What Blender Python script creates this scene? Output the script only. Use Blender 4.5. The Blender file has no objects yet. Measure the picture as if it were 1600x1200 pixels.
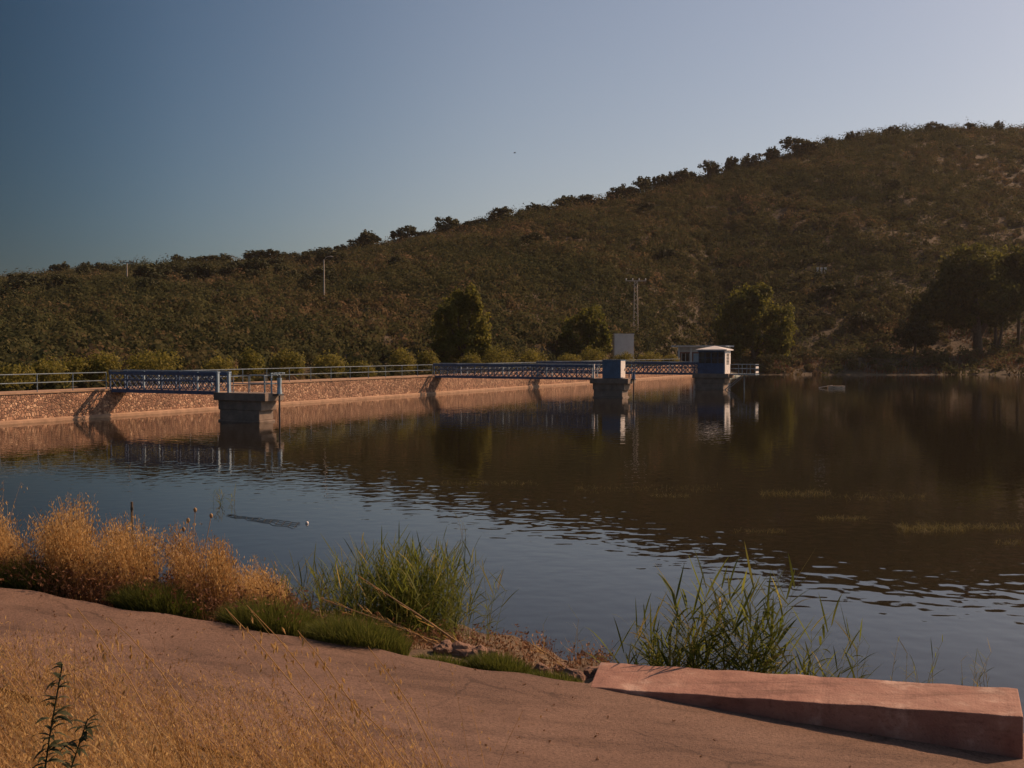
import bpy, math, random
import numpy as np
from mathutils import Vector, Matrix

# ------------------------------------------------------------------ camera, sky, sun, exposure
scene = bpy.context.scene
COL = scene.collection
CAM_H = 4.4
FPX = 1640.0
PITCH = math.atan(53.0 / FPX)
cam_data = bpy.data.cameras.new("camera")
cam_data.sensor_width = 36.0
cam_data.lens = 36.0 * FPX / 1600.0
cam_data.clip_start = 0.05
cam_data.clip_end = 12000
cam = bpy.data.objects.new("camera", cam_data)
cam.location = (0, 0, CAM_H)
cam.rotation_euler = (math.pi / 2 - PITCH, 0, 0)
COL.objects.link(cam)
scene.camera = cam

SUN_EL = math.radians(36.0)
SUN_AZ = math.radians(62.0)          # clockwise from +Y: the sun stands to the right, a little ahead
world = bpy.data.worlds.new("World")
scene.world = world
world.use_nodes = True
wn = world.node_tree.nodes
wl = world.node_tree.links
bg = wn["Background"]
sky = wn.new("ShaderNodeTexSky")
sky.sky_type = 'NISHITA'
sky.sun_disc = False
sky.sun_elevation = SUN_EL
sky.sun_rotation = SUN_AZ
sky.altitude = 300
sky.air_density = 1.0
sky.dust_density = 2.4
sky.ozone_density = 1.6
# the clear air is deeper and bluer away from the sun (a function of direction only)
wtc = wn.new("ShaderNodeTexCoord")
wsx = wn.new("ShaderNodeSeparateXYZ"); wl.new(wtc.outputs["Generated"], wsx.inputs[0])
wmr = wn.new("ShaderNodeMapRange"); wl.new(wsx.outputs["X"], wmr.inputs[0])
for i_, v_ in enumerate((-0.5, 0.45, 0.0, 1.0)): wmr.inputs[i_ + 1].default_value = v_
wrp = wn.new("ShaderNodeValToRGB"); wl.new(wmr.outputs[0], wrp.inputs[0])
wrp.color_ramp.interpolation = 'B_SPLINE'
wrp.color_ramp.elements[0].color = (0.02, 0.085, 0.11, 1); wrp.color_ramp.elements[1].color = (0.78, 0.73, 0.70, 1)
wf_ = wrp.color_ramp.elements.new(0.22); wf_.color = (0.27, 0.39, 0.45, 1)
we_ = wrp.color_ramp.elements.new(0.52); we_.color = (1.00, 0.86, 0.76, 1)
wmx = wn.new("ShaderNodeMix"); wmx.data_type = 'RGBA'; wmx.blend_type = 'MULTIPLY'; wmx.inputs[0].default_value = 1.0
wl.new(sky.outputs[0], wmx.inputs[6]); wl.new(wrp.outputs[0], wmx.inputs[7])
wl.new(wmx.outputs[2], bg.inputs[0])
bg.inputs[1].default_value = 0.105

S_DIR = Vector((math.sin(SUN_AZ) * math.cos(SUN_EL), math.cos(SUN_AZ) * math.cos(SUN_EL), math.sin(SUN_EL)))
sun_data = bpy.data.lights.new("sun", 'SUN')
sun_data.energy = 4.9
sun_data.angle = math.radians(0.5)
sun_data.color = (1.0, 0.61, 0.37)
sun = bpy.data.objects.new("sun", sun_data)
sun.rotation_euler = S_DIR.to_track_quat('Z', 'Y').to_euler()
sun.location = (60, 0, 60)
COL.objects.link(sun)

scene.view_settings.view_transform = 'Standard'
scene.view_settings.look = 'None'
scene.view_settings.exposure = 0.12
scene.view_settings.gamma = 1.0

rng = np.random.default_rng(11)
random.seed(5)

# ------------------------------------------------------------------ helpers
def pix(px, py, Y):
    """world point seen at photo pixel (px, py) at depth Y"""
    cp, sp = math.cos(PITCH), math.sin(PITCH)
    a = (px - 800) / FPX
    b = (600 - py) / FPX
    d = (a, cp + b * sp, -sp + b * cp)
    k = Y / d[1]
    return Vector((d[0] * k, Y, CAM_H + d[2] * k))

def tag(o, label=None, cat=None, group=None, kind=None):
    if label: o["label"] = label
    if cat: o["category"] = cat
    if group: o["group"] = group
    if kind: o["kind"] = kind
    return o

ORG = {}
def empty(name, loc, label, cat, group=None):
    o = bpy.data.objects.new(name, None)
    o.empty_display_size = 0.2
    o.location = loc
    COL.objects.link(o)
    ORG[o.name] = Vector(loc)
    return tag(o, label, cat, group)

def link_mesh(name, me, mat, parent=None, local=False, loc=None):
    o = bpy.data.objects.new(name, me)
    if mat is not None and not me.materials:
        me.materials.append(mat)
    COL.objects.link(o)
    if parent is not None:
        o.parent = parent
        ORG[o.name] = ORG[parent.name]
        if not local:
            me.transform(Matrix.Translation(-ORG[parent.name]))
    else:
        ORG[o.name] = Vector((0, 0, 0))
        if loc is not None:
            if not local:
                me.transform(Matrix.Translation(-Vector(loc)))
            o.location = loc
            ORG[o.name] = Vector(loc)
    return o

class MB:
    """boxes, bars, tubes and sheets gathered into one mesh"""
    def __init__(self):
        self.v, self.f, self.smooth = [], [], False
    def add(self, vs, fs):
        b = len(self.v)
        self.v.extend([tuple(p) for p in vs])
        self.f.extend([tuple(b + i for i in f) for f in fs])
        return self
    def hexa(self, p):      # 8 points: bottom 4 ccw, top 4 ccw
        return self.add(p, [(3, 2, 1, 0), (4, 5, 6, 7), (0, 1, 5, 4), (1, 2, 6, 5), (2, 3, 7, 6), (3, 0, 4, 7)])
    def bar(self, a, b, w, h, up=Vector((0, 0, 1))):
        a, b = Vector(a), Vector(b)
        d = (b - a).normalized()
        if abs(d.dot(up)) > 0.98: up = Vector((0.46, 0.888, 0))
        s = d.cross(up).normalized()
        u = s.cross(d).normalized()
        s, u = s * w / 2, u * h / 2
        return self.hexa([a - s - u, a + s - u, b + s - u, b - s - u, a - s + u, a + s + u, b + s + u, b - s + u])
    def tube(self, pts, r, n=6, cap=True):
        pts = [Vector(p) for p in pts]
        if not hasattr(r, '__len__'): r = [r] * len(pts)
        rings = []
        for i, p in enumerate(pts):
            d = (pts[min(i + 1, len(pts) - 1)] - pts[max(i - 1, 0)]).normalized()
            ref = Vector((1, 0, 0)) if abs(d.x) < 0.8 else Vector((0, 1, 0))
            s = d.cross(ref).normalized(); u = d.cross(s)
            rings.append([p + (s * math.cos(2 * math.pi * k / n) + u * math.sin(2 * math.pi * k / n)) * r[i] for k in range(n)])
        vs = [q for ring in rings for q in ring]
        fs = []
        for i in range(len(pts) - 1):
            for k in range(n):
                fs.append((i * n + k, i * n + (k + 1) % n, (i + 1) * n + (k + 1) % n, (i + 1) * n + k))
        if cap:
            fs.append(tuple(range(n - 1, -1, -1)))
            fs.append(tuple((len(pts) - 1) * n + k for k in range(n)))
        return self.add(vs, fs)
    def build(self, name, mat, parent=None, local=False, loc=None, smooth=False, bevel=0):
        me = bpy.data.meshes.new(name)
        me.from_pydata(self.v, [], self.f)
        me.update()
        if smooth:
            me.polygons.foreach_set("use_smooth", [True] * len(me.polygons))
        o = link_mesh(name, me, mat, parent, local, loc)
        if bevel:
            m = o.modifiers.new("bevel", 'BEVEL'); m.width = bevel; m.segments = 2; m.limit_method = 'ANGLE'
        return o

class QA:
    """quads gathered from numpy arrays (leaves, blades)"""
    def __init__(self): self.q, self.t = [], []
    def add(self, quads, tint):
        self.q.append(quads.reshape(-1, 4, 3)); self.t.append(np.broadcast_to(np.asarray(tint, float), (quads.reshape(-1, 4, 3).shape[0],)).copy())
    def mesh(self, name):
        q = np.concatenate(self.q).astype(np.float32); t = np.clip(np.concatenate(self.t), 0, 1).astype(np.float32)
        n = len(q)
        me = bpy.data.meshes.new(name)
        me.vertices.add(n * 4); me.loops.add(n * 4); me.polygons.add(n)
        me.vertices.foreach_set("co", q.reshape(-1))
        me.loops.foreach_set("vertex_index", np.arange(n * 4, dtype=np.int32))
        me.polygons.foreach_set("loop_start", np.arange(0, n * 4, 4, dtype=np.int32))
        me.update(calc_edges=True)
        a = me.attributes.new("tint", 'FLOAT', 'FACE')
        a.data.foreach_set("value", t)
        return me
    def build(self, name, mat, parent=None, local=False, loc=None):
        return link_mesh(name, self.mesh(name), mat, parent, local, loc)

def unit(v): return v / (np.linalg.norm(v, axis=-1, keepdims=True) + 1e-9)
def rvec(n): return unit(rng.normal(size=(n, 3)))

def leaf_quads(c, nrm, size, asp=0.6):
    n = len(c)
    t1 = unit(np.cross(nrm, rvec(n))); t2 = np.cross(nrm, t1)
    s = np.broadcast_to(np.asarray(size, float), (n,))[:, None]
    a, b = t1 * s * 0.5, t2 * s * 0.5 * asp
    return np.stack([c - a, c - b, c + a, c + b], 1)

def leafballs(qa, cen, rad, per, size, tint, jit=0.18, inner=0.55, spread=0.9, asp=0.7):
    cen = np.asarray(cen, float); n = len(cen)
    rad = np.asarray(rad, float)
    if rad.ndim == 1: rad = np.repeat(rad[:, None], 3, 1)
    d = rvec(n * per).reshape(n, per, 3)
    k = inner + (1 - inner) * rng.random((n, per, 1))
    p = cen[:, None] + d * rad[:, None] * k
    nr = unit(d + rng.normal(size=d.shape) * spread * 0.5)
    tt = np.broadcast_to(np.asarray(tint, float), (n,))[:, None] + rng.normal(size=(n, per)) * jit
    sz = size * (0.6 + 0.8 * rng.random(n * per))
    qa.add(leaf_quads(p.reshape(-1, 3), nr.reshape(-1, 3), sz, asp), tt.reshape(-1))

def ribbons(qa, P, W, side, tint):
    """P (N,K,3) centre lines, W (N,K) widths, side (N,3)"""
    h = side[:, None] * W[..., None] * 0.5
    L, R = P - h, P + h
    q = np.stack([L[:, :-1], R[:, :-1], R[:, 1:], L[:, 1:]], 2)
    k = P.shape[1] - 1
    qa.add(q, np.repeat(np.broadcast_to(np.asarray(tint, float), (len(P),)), k))

def stalks(base, h, lean, bend, K=6):
    """curved stalks: base (N,3), h (N,), lean (N,2) horizontal offset of the tip per unit height"""
    t = np.linspace(0, 1, K)[None, :, None]
    up = np.array([0, 0, 1.0])
    lv = np.concatenate([lean, np.zeros((len(base), 1))], 1)[:, None]
    hh = np.asarray(h)[:, None, None]
    drop = 1 - 0.35 * (np.linalg.norm(lean, axis=1)[:, None, None] ** 1.2) * t
    return base[:, None] + hh * (up * t * drop + lv * (t * (1 - bend) + bend * t * t))

def hside(n):
    a = rng.random(n) * 2 * np.pi
    return np.stack([np.cos(a), np.sin(a), np.zeros(n)], 1)

def smooth01(t):
    t = np.clip(t, 0, 1); return t * t * (3 - 2 * t)

# ------------------------------------------------------------------ materials
def new_mat(name):
    m = bpy.data.materials.new(name); m.use_nodes = True
    nt = m.node_tree
    return m, nt, nt.nodes, nt.links, nt.nodes["Principled BSDF"]

def coords(N, L, scale=(1, 1, 1), rot=(0, 0, 0)):
    tc = N.new("ShaderNodeTexCoord"); mp = N.new("ShaderNodeMapping")
    mp.inputs["Scale"].default_value = scale; mp.inputs["Rotation"].default_value = rot
    L.new(tc.outputs["Object"], mp.inputs["Vector"])
    return mp.outputs[0]

def noise(N, L, vec, scale, detail=4, rough=0.55):
    n = N.new("ShaderNodeTexNoise"); n.inputs["Scale"].default_value = scale
    n.inputs["Detail"].default_value = detail; n.inputs["Roughness"].default_value = rough
    L.new(vec, n.inputs["Vector"])
    return n.outputs["Fac"]

def ramp(N, L, fac, stops):
    r = N.new("ShaderNodeValToRGB")
    e = r.color_ramp.elements
    while len(e) < len(stops): e.new(0.5)
    for i, (p, c) in enumerate(stops):
        e[i].position = p; e[i].color = (*c, 1)
    L.new(fac, r.inputs[0])
    return r.outputs[0]

def mixc(N, L, fac, a, b, mode='MIX'):
    m = N.new("ShaderNodeMix"); m.data_type = 'RGBA'; m.blend_type = mode
    for sock, v in ((m.inputs[0], fac), (m.inputs[6], a), (m.inputs[7], b)):
        if hasattr(v, 'links'): L.new(v, sock)
        elif isinstance(v, tuple): sock.default_value = (*v, 1)
        else: sock.default_value = v
    return m.outputs[2]

def bump(N, L, fac, dist, strength=1.0, prev=None):
    b = N.new("ShaderNodeBump"); b.inputs["Distance"].default_value = dist; b.inputs["Strength"].default_value = strength
    L.new(fac, b.inputs["Height"])
    if prev is not None: L.new(prev, b.inputs["Normal"])
    return b.outputs[0]

def m_foliage(name, stops, trans=0.25, rough=0.7, spec=0.2):
    m, nt, N, L, B = new_mat(name)
    at = N.new("ShaderNodeAttribute"); at.attribute_name = "tint"
    c = ramp(N, L, at.outputs["Fac"], stops)
    L.new(c, B.inputs["Base Color"]); B.inputs["Roughness"].default_value = rough
    B.inputs["Specular IOR Level"].default_value = spec
    tr = N.new("ShaderNodeBsdfTranslucent"); L.new(c, tr.inputs[0])
    mx = N.new("ShaderNodeMixShader"); mx.inputs[0].default_value = trans
    L.new(B.outputs[0], mx.inputs[1]); L.new(tr.outputs[0], mx.inputs[2])
    L.new(mx.outputs[0], N["Material Output"].inputs[0])
    return m

def m_plain(name, col, rough=0.6, var=0.25, scale=3.0, bmp=0.0, metal=0.0, col2=None):
    m, nt, N, L, B = new_mat(name)
    v = coords(N, L)
    f = noise(N, L, v, scale, 5, 0.6)
    c2 = col2 or tuple(x * (1 - var) for x in col)
    c1 = tuple(min(1, x * (1 + var * 0.6)) for x in col)
    L.new(ramp(N, L, f, [(0.3, c2), (0.7, c1)]), B.inputs["Base Color"])
    B.inputs["Roughness"].default_value = rough; B.inputs["Metallic"].default_value = metal
    if bmp: L.new(bump(N, L, noise(N, L, v, scale * 6, 4), bmp), B.inputs["Normal"])
    return m

M = {}
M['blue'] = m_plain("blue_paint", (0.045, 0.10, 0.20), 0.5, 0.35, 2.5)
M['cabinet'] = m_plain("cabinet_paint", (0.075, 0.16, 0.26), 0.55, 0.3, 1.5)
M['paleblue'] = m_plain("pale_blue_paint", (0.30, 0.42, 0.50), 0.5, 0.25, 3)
M['rail'] = m_plain("weathered_rail_paint", (0.19, 0.26, 0.31), 0.5, 0.3, 2)
M['white'] = m_plain("white_render", (0.66, 0.64, 0.60), 0.8, 0.14, 1.2, 0.004)
M['whitepaint'] = m_plain("white_paint", (0.72, 0.71, 0.68), 0.6, 0.12, 2)
M['grime'] = m_plain("dark_steel", (0.05, 0.05, 0.055), 0.5, 0.3, 4)
M['pier'] = m_plain("pier_concrete", (0.24, 0.19, 0.15), 0.9, 0.45, 1.3, 0.02)
M['deck'] = m_plain("deck_concrete", (0.36, 0.235, 0.15), 0.9, 0.3, 2, 0.01)
M['brick'] = m_plain("red_brick", (0.27, 0.12, 0.08), 0.85, 0.35, 6)
M['polecon'] = m_plain("pole_concrete", (0.42, 0.38, 0.32), 0.9, 0.2, 2)
M['wood'] = m_plain("weathered_wood", (0.10, 0.08, 0.06), 0.9, 0.4, 8)
M['bark'] = m_plain("tree_bark", (0.10, 0.075, 0.055), 0.95, 0.4, 3, 0.03)
M['rock'] = m_plain("bank_rock", (0.21, 0.125, 0.085), 0.9, 0.45, 6, 0.02)
M['boat'] = m_plain("boat_paint", (0.80, 0.60, 0.42), 0.7, 0.2, 2)
M['cane'] = m_plain("dry_cane", (0.30, 0.19, 0.09), 0.8, 0.3, 9)
M['litter'] = m_plain("pale_plastic", (0.55, 0.55, 0.52), 0.5, 0.2, 12)
M['bird'] = m_plain("dark_feathers", (0.03, 0.03, 0.035), 0.8, 0.3, 12)
M['net'] = m_plain("net_cord", (0.035, 0.035, 0.03), 0.9, 0.3, 4)
def m_glass():
    m, nt, N, L, B = new_mat("window_glass")
    B.inputs["Base Color"].default_value = (0.03, 0.035, 0.04, 1); B.inputs["Roughness"].default_value = 0.08
    tr = N.new("ShaderNodeBsdfTransparent"); tr.inputs[0].default_value = (0.8, 0.85, 0.85, 1)
    mx = N.new("ShaderNodeMixShader"); mx.inputs[0].default_value = 0.65
    L.new(B.outputs[0], mx.inputs[1]); L.new(tr.outputs[0], mx.inputs[2]); L.new(mx.outputs[0], N["Material Output"].inputs[0])
    return m
M['glass'] = m_glass()

def m_stone():
    m, nt, N, L, B = new_mat("rubble_masonry")
    v = coords(N, L)
    w = N.new("ShaderNodeTexNoise"); w.inputs["Scale"].default_value = 2.0; L.new(v, w.inputs["Vector"])
    vv = N.new("ShaderNodeVectorMath"); vv.operation = 'MULTIPLY_ADD'
    L.new(w.outputs["Color"], vv.inputs[0]); vv.inputs[1].default_value = (0.25, 0.25, 0.25); L.new(v, vv.inputs[2])
    vo = N.new("ShaderNodeTexVoronoi"); vo.inputs["Scale"].default_value = 5.6; L.new(vv.outputs[0], vo.inputs["Vector"])
    ve = N.new("ShaderNodeTexVoronoi"); ve.feature = 'DISTANCE_TO_EDGE'; ve.inputs["Scale"].default_value = 5.6; L.new(vv.outputs[0], ve.inputs["Vector"])
    sep = N.new("ShaderNodeSeparateColor"); L.new(vo.outputs["Color"], sep.inputs[0])
    stone = ramp(N, L, sep.outputs[0], [(0.0, (0.17, 0.10, 0.07)), (0.4, (0.33, 0.19, 0.125)), (0.75, (0.43, 0.265, 0.17)), (1.0, (0.60, 0.42, 0.28))])
    big = ramp(N, L, noise(N, L, v, 0.5, 4), [(0.3, (0.60, 0.58, 0.56)), (0.7, (1.15, 1.12, 1.08))])
    stone = mixc(N, L, 1.0, stone, big, 'MULTIPLY')
    edge = ramp(N, L, ve.outputs["Distance"], [(0.01, (0.15, 0.15, 0.15)), (0.08, (1, 1, 1))])
    col = mixc(N, L, edge, (0.26, 0.17, 0.115), stone)
    L.new(col, B.inputs["Base Color"]); B.inputs["Roughness"].default_value = 0.95
    hh = N.new("ShaderNodeMath"); hh.operation = 'MINIMUM'; hh.inputs[1].default_value = 0.16; L.new(ve.outputs["Distance"], hh.inputs[0])
    b1 = bump(N, L, hh.outputs[0], 0.45, 1.0)
    L.new(bump(N, L, noise(N, L, v, 14, 4), 0.02, 0.6, b1), B.inputs["Normal"])
    return m
M['stone'] = m_stone()

def m_slip():
    m, nt, N, L, B = new_mat("slipway_concrete")
    v = coords(N, L)
    big = noise(N, L, v, 0.7, 5, 0.6)
    fine = noise(N, L, v, 38, 4, 0.7)
    c = ramp(N, L, big, [(0.25, (0.135, 0.082, 0.058)), (0.5, (0.185, 0.114, 0.080)), (0.78, (0.24, 0.156, 0.114))])
    grit = ramp(N, L, fine, [(0.30, (0.45, 0.43, 0.41)), (0.5, (1, 1, 1)), (0.75, (1.4, 1.38, 1.34))])
    c = mixc(N, L, 1.0, c, grit, 'MULTIPLY')
    st = ramp(N, L, noise(N, L, coords(N, L, (0.6, 3.0, 1), (0, 0, 0.25)), 1.1, 5, 0.65), [(0.36, (0.62, 0.60, 0.58)), (0.5, (1, 1, 1))])
    c = mixc(N, L, 0.8, c, st, 'MULTIPLY')
    wv = N.new("ShaderNodeTexNoise"); wv.inputs["Scale"].default_value = 1.3; wv.inputs["Detail"].default_value = 6; L.new(v, wv.inputs["Vector"])
    wa = N.new("ShaderNodeVectorMath"); wa.operation = 'MULTIPLY_ADD'; L.new(wv.outputs["Color"], wa.inputs[0]); wa.inputs[1].default_value = (0.7, 0.7, 0.0); L.new(v, wa.inputs[2])
    vc = N.new("ShaderNodeTexVoronoi"); vc.feature = 'DISTANCE_TO_EDGE'; vc.inputs["Scale"].default_value = 0.42; L.new(wa.outputs[0], vc.inputs["Vector"])
    ck = ramp(N, L, vc.outputs["Distance"], [(0.0, (0.55, 0.53, 0.50)), (0.012, (1, 1, 1))])
    gate = ramp(N, L, noise(N, L, v, 0.8, 3), [(0.42, (0, 0, 0)), (0.55, (1, 1, 1))])
    c = mixc(N, L, gate, c, mixc(N, L, 1.0, c, ck, 'MULTIPLY'))
    L.new(c, B.inputs["Base Color"]); B.inputs["Roughness"].default_value = 0.92
    b1 = bump(N, L, noise(N, L, v, 3, 6, 0.7), 0.022)
    L.new(bump(N, L, noise(N, L, v, 70, 5, 0.75), 0.02, 1.0, b1), B.inputs["Normal"])
    return m
M['slip'] = m_slip()

def m_block():
    m, nt, N, L, B = new_mat("kerb_block_concrete")
    v = coords(N, L)
    c = ramp(N, L, noise(N, L, v, 1.6, 6, 0.65), [(0.3, (0.17, 0.085, 0.065)), (0.46, (0.25, 0.132, 0.10)), (0.60, (0.29, 0.17, 0.13)), (0.74, (0.46, 0.34, 0.28))])
    lv = coords(N, L, (0.5, 2.6, 2.6), (0, 0, math.radians(12)))
    c = mixc(N, L, 0.85, c, ramp(N, L, noise(N, L, lv, 1.5, 6, 0.7), [(0.32, (0.50, 0.46, 0.44)), (0.47, (1, 1, 1)), (0.62, (1.05, 1.05, 1.05)), (0.72, (1.5, 1.55, 1.6))]), 'MULTIPLY')
    sp = ramp(N, L, noise(N, L, v, 26, 4, 0.7), [(0.28, (0.6, 0.58, 0.56)), (0.45, (1, 1, 1))])
    c = mixc(N, L, 0.8, c, sp, 'MULTIPLY')
    L.new(c, B.inputs["Base Color"]); B.inputs["Roughness"].default_value = 0.9
    b1 = bump(N, L, noise(N, L, v, 4, 4), 0.02)
    L.new(bump(N, L, noise(N, L, v, 45, 4), 0.008, 0.8, b1), B.inputs["Normal"])
    return m
M['block'] = m_block()

def m_ground(name, stops, sc=1.2, fine=18, bd=0.05):
    m, nt, N, L, B = new_mat(name)
    v = coords(N, L)
    c = ramp(N, L, noise(N, L, v, sc, 6, 0.65), stops)
    g = ramp(N, L, noise(N, L, v, fine, 4, 0.7), [(0.3, (0.55, 0.55, 0.55)), (0.6, (1.1, 1.1, 1.1))])
    L.new(mixc(N, L, 1.0, c, g, 'MULTIPLY'), B.inputs["Base Color"]); B.inputs["Roughness"].default_value = 0.95
    L.new(bump(N, L, noise(N, L, v, fine, 5), bd), B.inputs["Normal"])
    return m
M['soil'] = m_ground("bank_soil", [(0.3, (0.07, 0.05, 0.03)), (0.5, (0.13, 0.09, 0.05)), (0.7, (0.19, 0.13, 0.07))])
M['hill'] = m_ground("hillside_earth", [(0.3, (0.028, 0.024, 0.010)), (0.5, (0.046, 0.034, 0.014)), (0.75, (0.080, 0.050, 0.023))], 0.035, 0.6, 0.4)

def m_water():
    m, nt, N, L, B = new_mat("lake_water")
    B.inputs["Base Color"].default_value = (0.014, 0.011, 0.006, 1)
    B.inputs["Roughness"].default_value = 0.02
    B.inputs["IOR"].default_value = 1.333
    v1 = coords(N, L, (2.3, 1.9, 1), (0, 0, math.radians(14)))
    v2 = coords(N, L, (1.5, 2.8, 1), (0, 0, math.radians(-18)))
    v3 = coords(N, L, (0.035, 0.05, 1))
    n1 = noise(N, L, v1, 1.0, 1.0, 0.4)
    n2 = noise(N, L, v2, 1.0, 1.0, 0.4)
    patch = ramp(N, L, noise(N, L, v3, 1.0, 2, 0.5), [(0.35, (0.35, 0.35, 0.35)), (0.62, (1, 1, 1))])
    mul = N.new("ShaderNodeMath"); mul.operation = 'MULTIPLY'; L.new(n1, mul.inputs[0]); L.new(patch, mul.inputs[1])
    b1 = bump(N, L, mul.outputs[0], 0.0085)
    b2 = bump(N, L, n2, 0.0028, 1.0, b1)
    L.new(b2, B.inputs["Normal"])
    return m
M['water'] = m_water()

M['scrub'] = m_foliage("scrub_foliage", [(0.0, (0.046, 0.055, 0.026)), (0.5, (0.090, 0.090, 0.040)), (0.75, (0.125, 0.095, 0.050)), (1.0, (0.19, 0.13, 0.075))], 0.4, 0.9, 0.0)
M['oak'] = m_foliage("holm_oak_leaves", [(0.0, (0.022, 0.028, 0.010)), (1.0, (0.075, 0.080, 0.028))], 0.25)
M['shrub'] = m_foliage("broom_foliage", [(0.0, (0.075, 0.080, 0.016)), (0.5, (0.15, 0.145, 0.028)), (1.0, (0.23, 0.20, 0.045))], 0.5)
M['poplar'] = m_foliage("poplar_leaves", [(0.0, (0.075, 0.085, 0.016)), (0.5, (0.165, 0.165, 0.030)), (1.0, (0.27, 0.23, 0.045))], 0.55)
M['euca'] = m_foliage("eucalyptus_leaves", [(0.0, (0.05, 0.060, 0.016)), (1.0, (0.16, 0.16, 0.038))], 0.5)
M['oats'] = m_foliage("wild_oat_straw", [(0.0, (0.17, 0.085, 0.03)), (0.5, (0.33, 0.19, 0.065)), (1.0, (0.58, 0.40, 0.17))], 0.5, 0.6, 0.3)
M['redweed'] = m_foliage("rusty_weed", [(0.0, (0.10, 0.045, 0.025)), (0.5, (0.18, 0.09, 0.045)), (1.0, (0.27, 0.16, 0.08))], 0.25)
M['grass'] = m_foliage("green_grass", [(0.0, (0.055, 0.070, 0.014)), (0.6, (0.11, 0.13, 0.024)), (1.0, (0.19, 0.18, 0.05))], 0.5)
M['reed'] = m_foliage("reed_leaves", [(0.0, (0.075, 0.10, 0.018)), (0.6, (0.16, 0.19, 0.034)), (1.0, (0.30, 0.25, 0.09))], 0.6, 0.6, 0.15)
M['weed'] = m_foliage("water_weed", [(0.0, (0.08, 0.075, 0.025)), (1.0, (0.22, 0.19, 0.07))], 0.3)
M['darkleaf'] = m_foliage("dark_weed_leaves", [(0.0, (0.028, 0.038, 0.018)), (1.0, (0.07, 0.075, 0.035))], 0.15)

# ------------------------------------------------------------------ frame of the dam: s along the crest, L out over the water
W2 = np.array([0.46, 0.888]); N2 = np.array([0.888, -0.46])
def D(s, L, z): return Vector((-26.2 + 0.46 * s + 0.888 * L, 70 + 0.888 * s - 0.46 * L, z))
ZW = Vector((0.46, 0.888, 0)); ZN = Vector((0.888, -0.46, 0)); UP = Vector((0, 0, 1))
def dbox(mb, s0, s1, l0, l1, z0, z1, ti=0.0):
    """box in dam coordinates, optionally inset at the bottom by ti"""
    b = [D(s0 + ti, l0 + ti, z0), D(s0 + ti, l1 - ti, z0), D(s1 - ti, l1 - ti, z0), D(s1 - ti, l0 + ti, z0)]
    t = [D(s0, l0, z1), D(s0, l1, z1), D(s1, l1, z1), D(s1, l0, z1)]
    return mb.hexa(b + t)

# ------------------------------------------------------------------ terrain
RX = np.array([-1200, -600, 0, 100, 200, 300, 400, 480, 560, 640, 700, 780, 880, 960, 1050, 1130, 1200, 1280, 1360, 1450, 1520, 1600, 1800, 2200, 2800])
RY = np.array([470, 455, 436, 424, 418, 412, 406, 404, 387, 371, 358, 342, 321, 307, 284, 265, 247, 227, 212, 203, 202, 204, 215, 260, 330]) + np.where(RX < 1250, 8, 4)
def ridge_E(u): return (547 - np.interp(800 + 1640 * u, RX, RY)) / 1640
def ridge_R(u): return np.interp(u, [-1.4, -0.5, 0.0, 0.5, 1.4], [300, 330, 300, 400, 420])
def dam_Y(u):
    s = (70 * u + 26.2) / np.maximum(0.46 - 0.888 * u, 0.02)
    return np.minimum(70 + 0.888 * s, 186.0)
def bumps(x, y):
    return (0.9 * np.sin(x * 0.11 + 1.3 * np.sin(y * 0.05)) * np.sin(y * 0.09 + 0.7 * np.sin(x * 0.07)) + 0.5 * np.sin(x * 0.31 + y * 0.17) * np.sin(y * 0.27 - x * 0.13))
def terrain_z(u, Y):
    u = np.asarray(u, float); Y = np.asarray(Y, float)
    yd = dam_Y(u); right = smooth01((u - 0.19) / 0.05)
    yf = yd + 20
    R = ridge_R(u); zr = CAM_H + ridge_E(u) * R
    zf = 1.2 + 2.2 * right
    base_left = 1.2 + 0 * Y
    base_right = -1.0 + (3.4 + 1.0) * smooth01((Y - (yd - 8)) / 28) + 0.25 * np.sin(u * Y * 0.21)
    base = base_left * (1 - right) + base_right * right
    t = np.clip((Y - yf) / (R - yf), 0, 1)
    hill = zf + (zr - zf) * (t * (1.12 - 0.12 * t)) + bumps(u * Y, Y) * np.sin(np.pi * t) * 1.2
    z = np.where(Y < yf, base, hill)
    return np.where(Y > R, zr - 0.13 * (Y - R), z)
def terr(px, Y):
    u = (px - 800) / 1640
    return Vector((u * Y, Y, float(terrain_z(u, Y))))
def ground_at(px, py):
    u = (px - 800) / 1640
    Y = np.linspace(float(dam_Y(u)) + 20, float(ridge_R(u)), 400)
    yy = 547 + (CAM_H - terrain_z(u, Y)) / Y * 1640
    i = int(np.argmax(yy <= py)) if (yy <= py).any() else 399
    return Vector((u * Y[i], Y[i], float(terrain_z(u, Y[i]))))

def grid_mesh(name, X, Y, Z, mat, smooth=True):
    n, m = X.shape
    me = bpy.data.meshes.new(name)
    idx = np.arange(n * m).reshape(n, m)
    q = np.stack([idx[:-1, :-1], idx[1:, :-1], idx[1:, 1:], idx[:-1, 1:]], -1).reshape(-1, 4)
    me.from_pydata(np.stack([X, Y, Z], -1).reshape(-1, 3).tolist(), [], q.tolist())
    me.update()
    if smooth: me.polygons.foreach_set("use_smooth", [True] * len(me.polygons))
    return link_mesh(name, me, mat)

us = np.linspace(-1.35, 1.35, 400)
tt = np.concatenate([np.linspace(-0.12, 0.14, 26), np.linspace(0.155, 1.0, 110), np.linspace(1.04, 2.2, 12)])
U, T = np.meshgrid(us, tt, indexing='ij')
yd = np.where(U < 0.2, dam_Y(U) + 1.0, dam_Y(U) - 10)
YY = np.where(T < 0, yd, yd + T * (ridge_R(U) - yd))
hill = grid_mesh("hillside", U * YY, YY, terrain_z(U, YY), M['hill'])
tag(hill, kind="structure")

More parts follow.
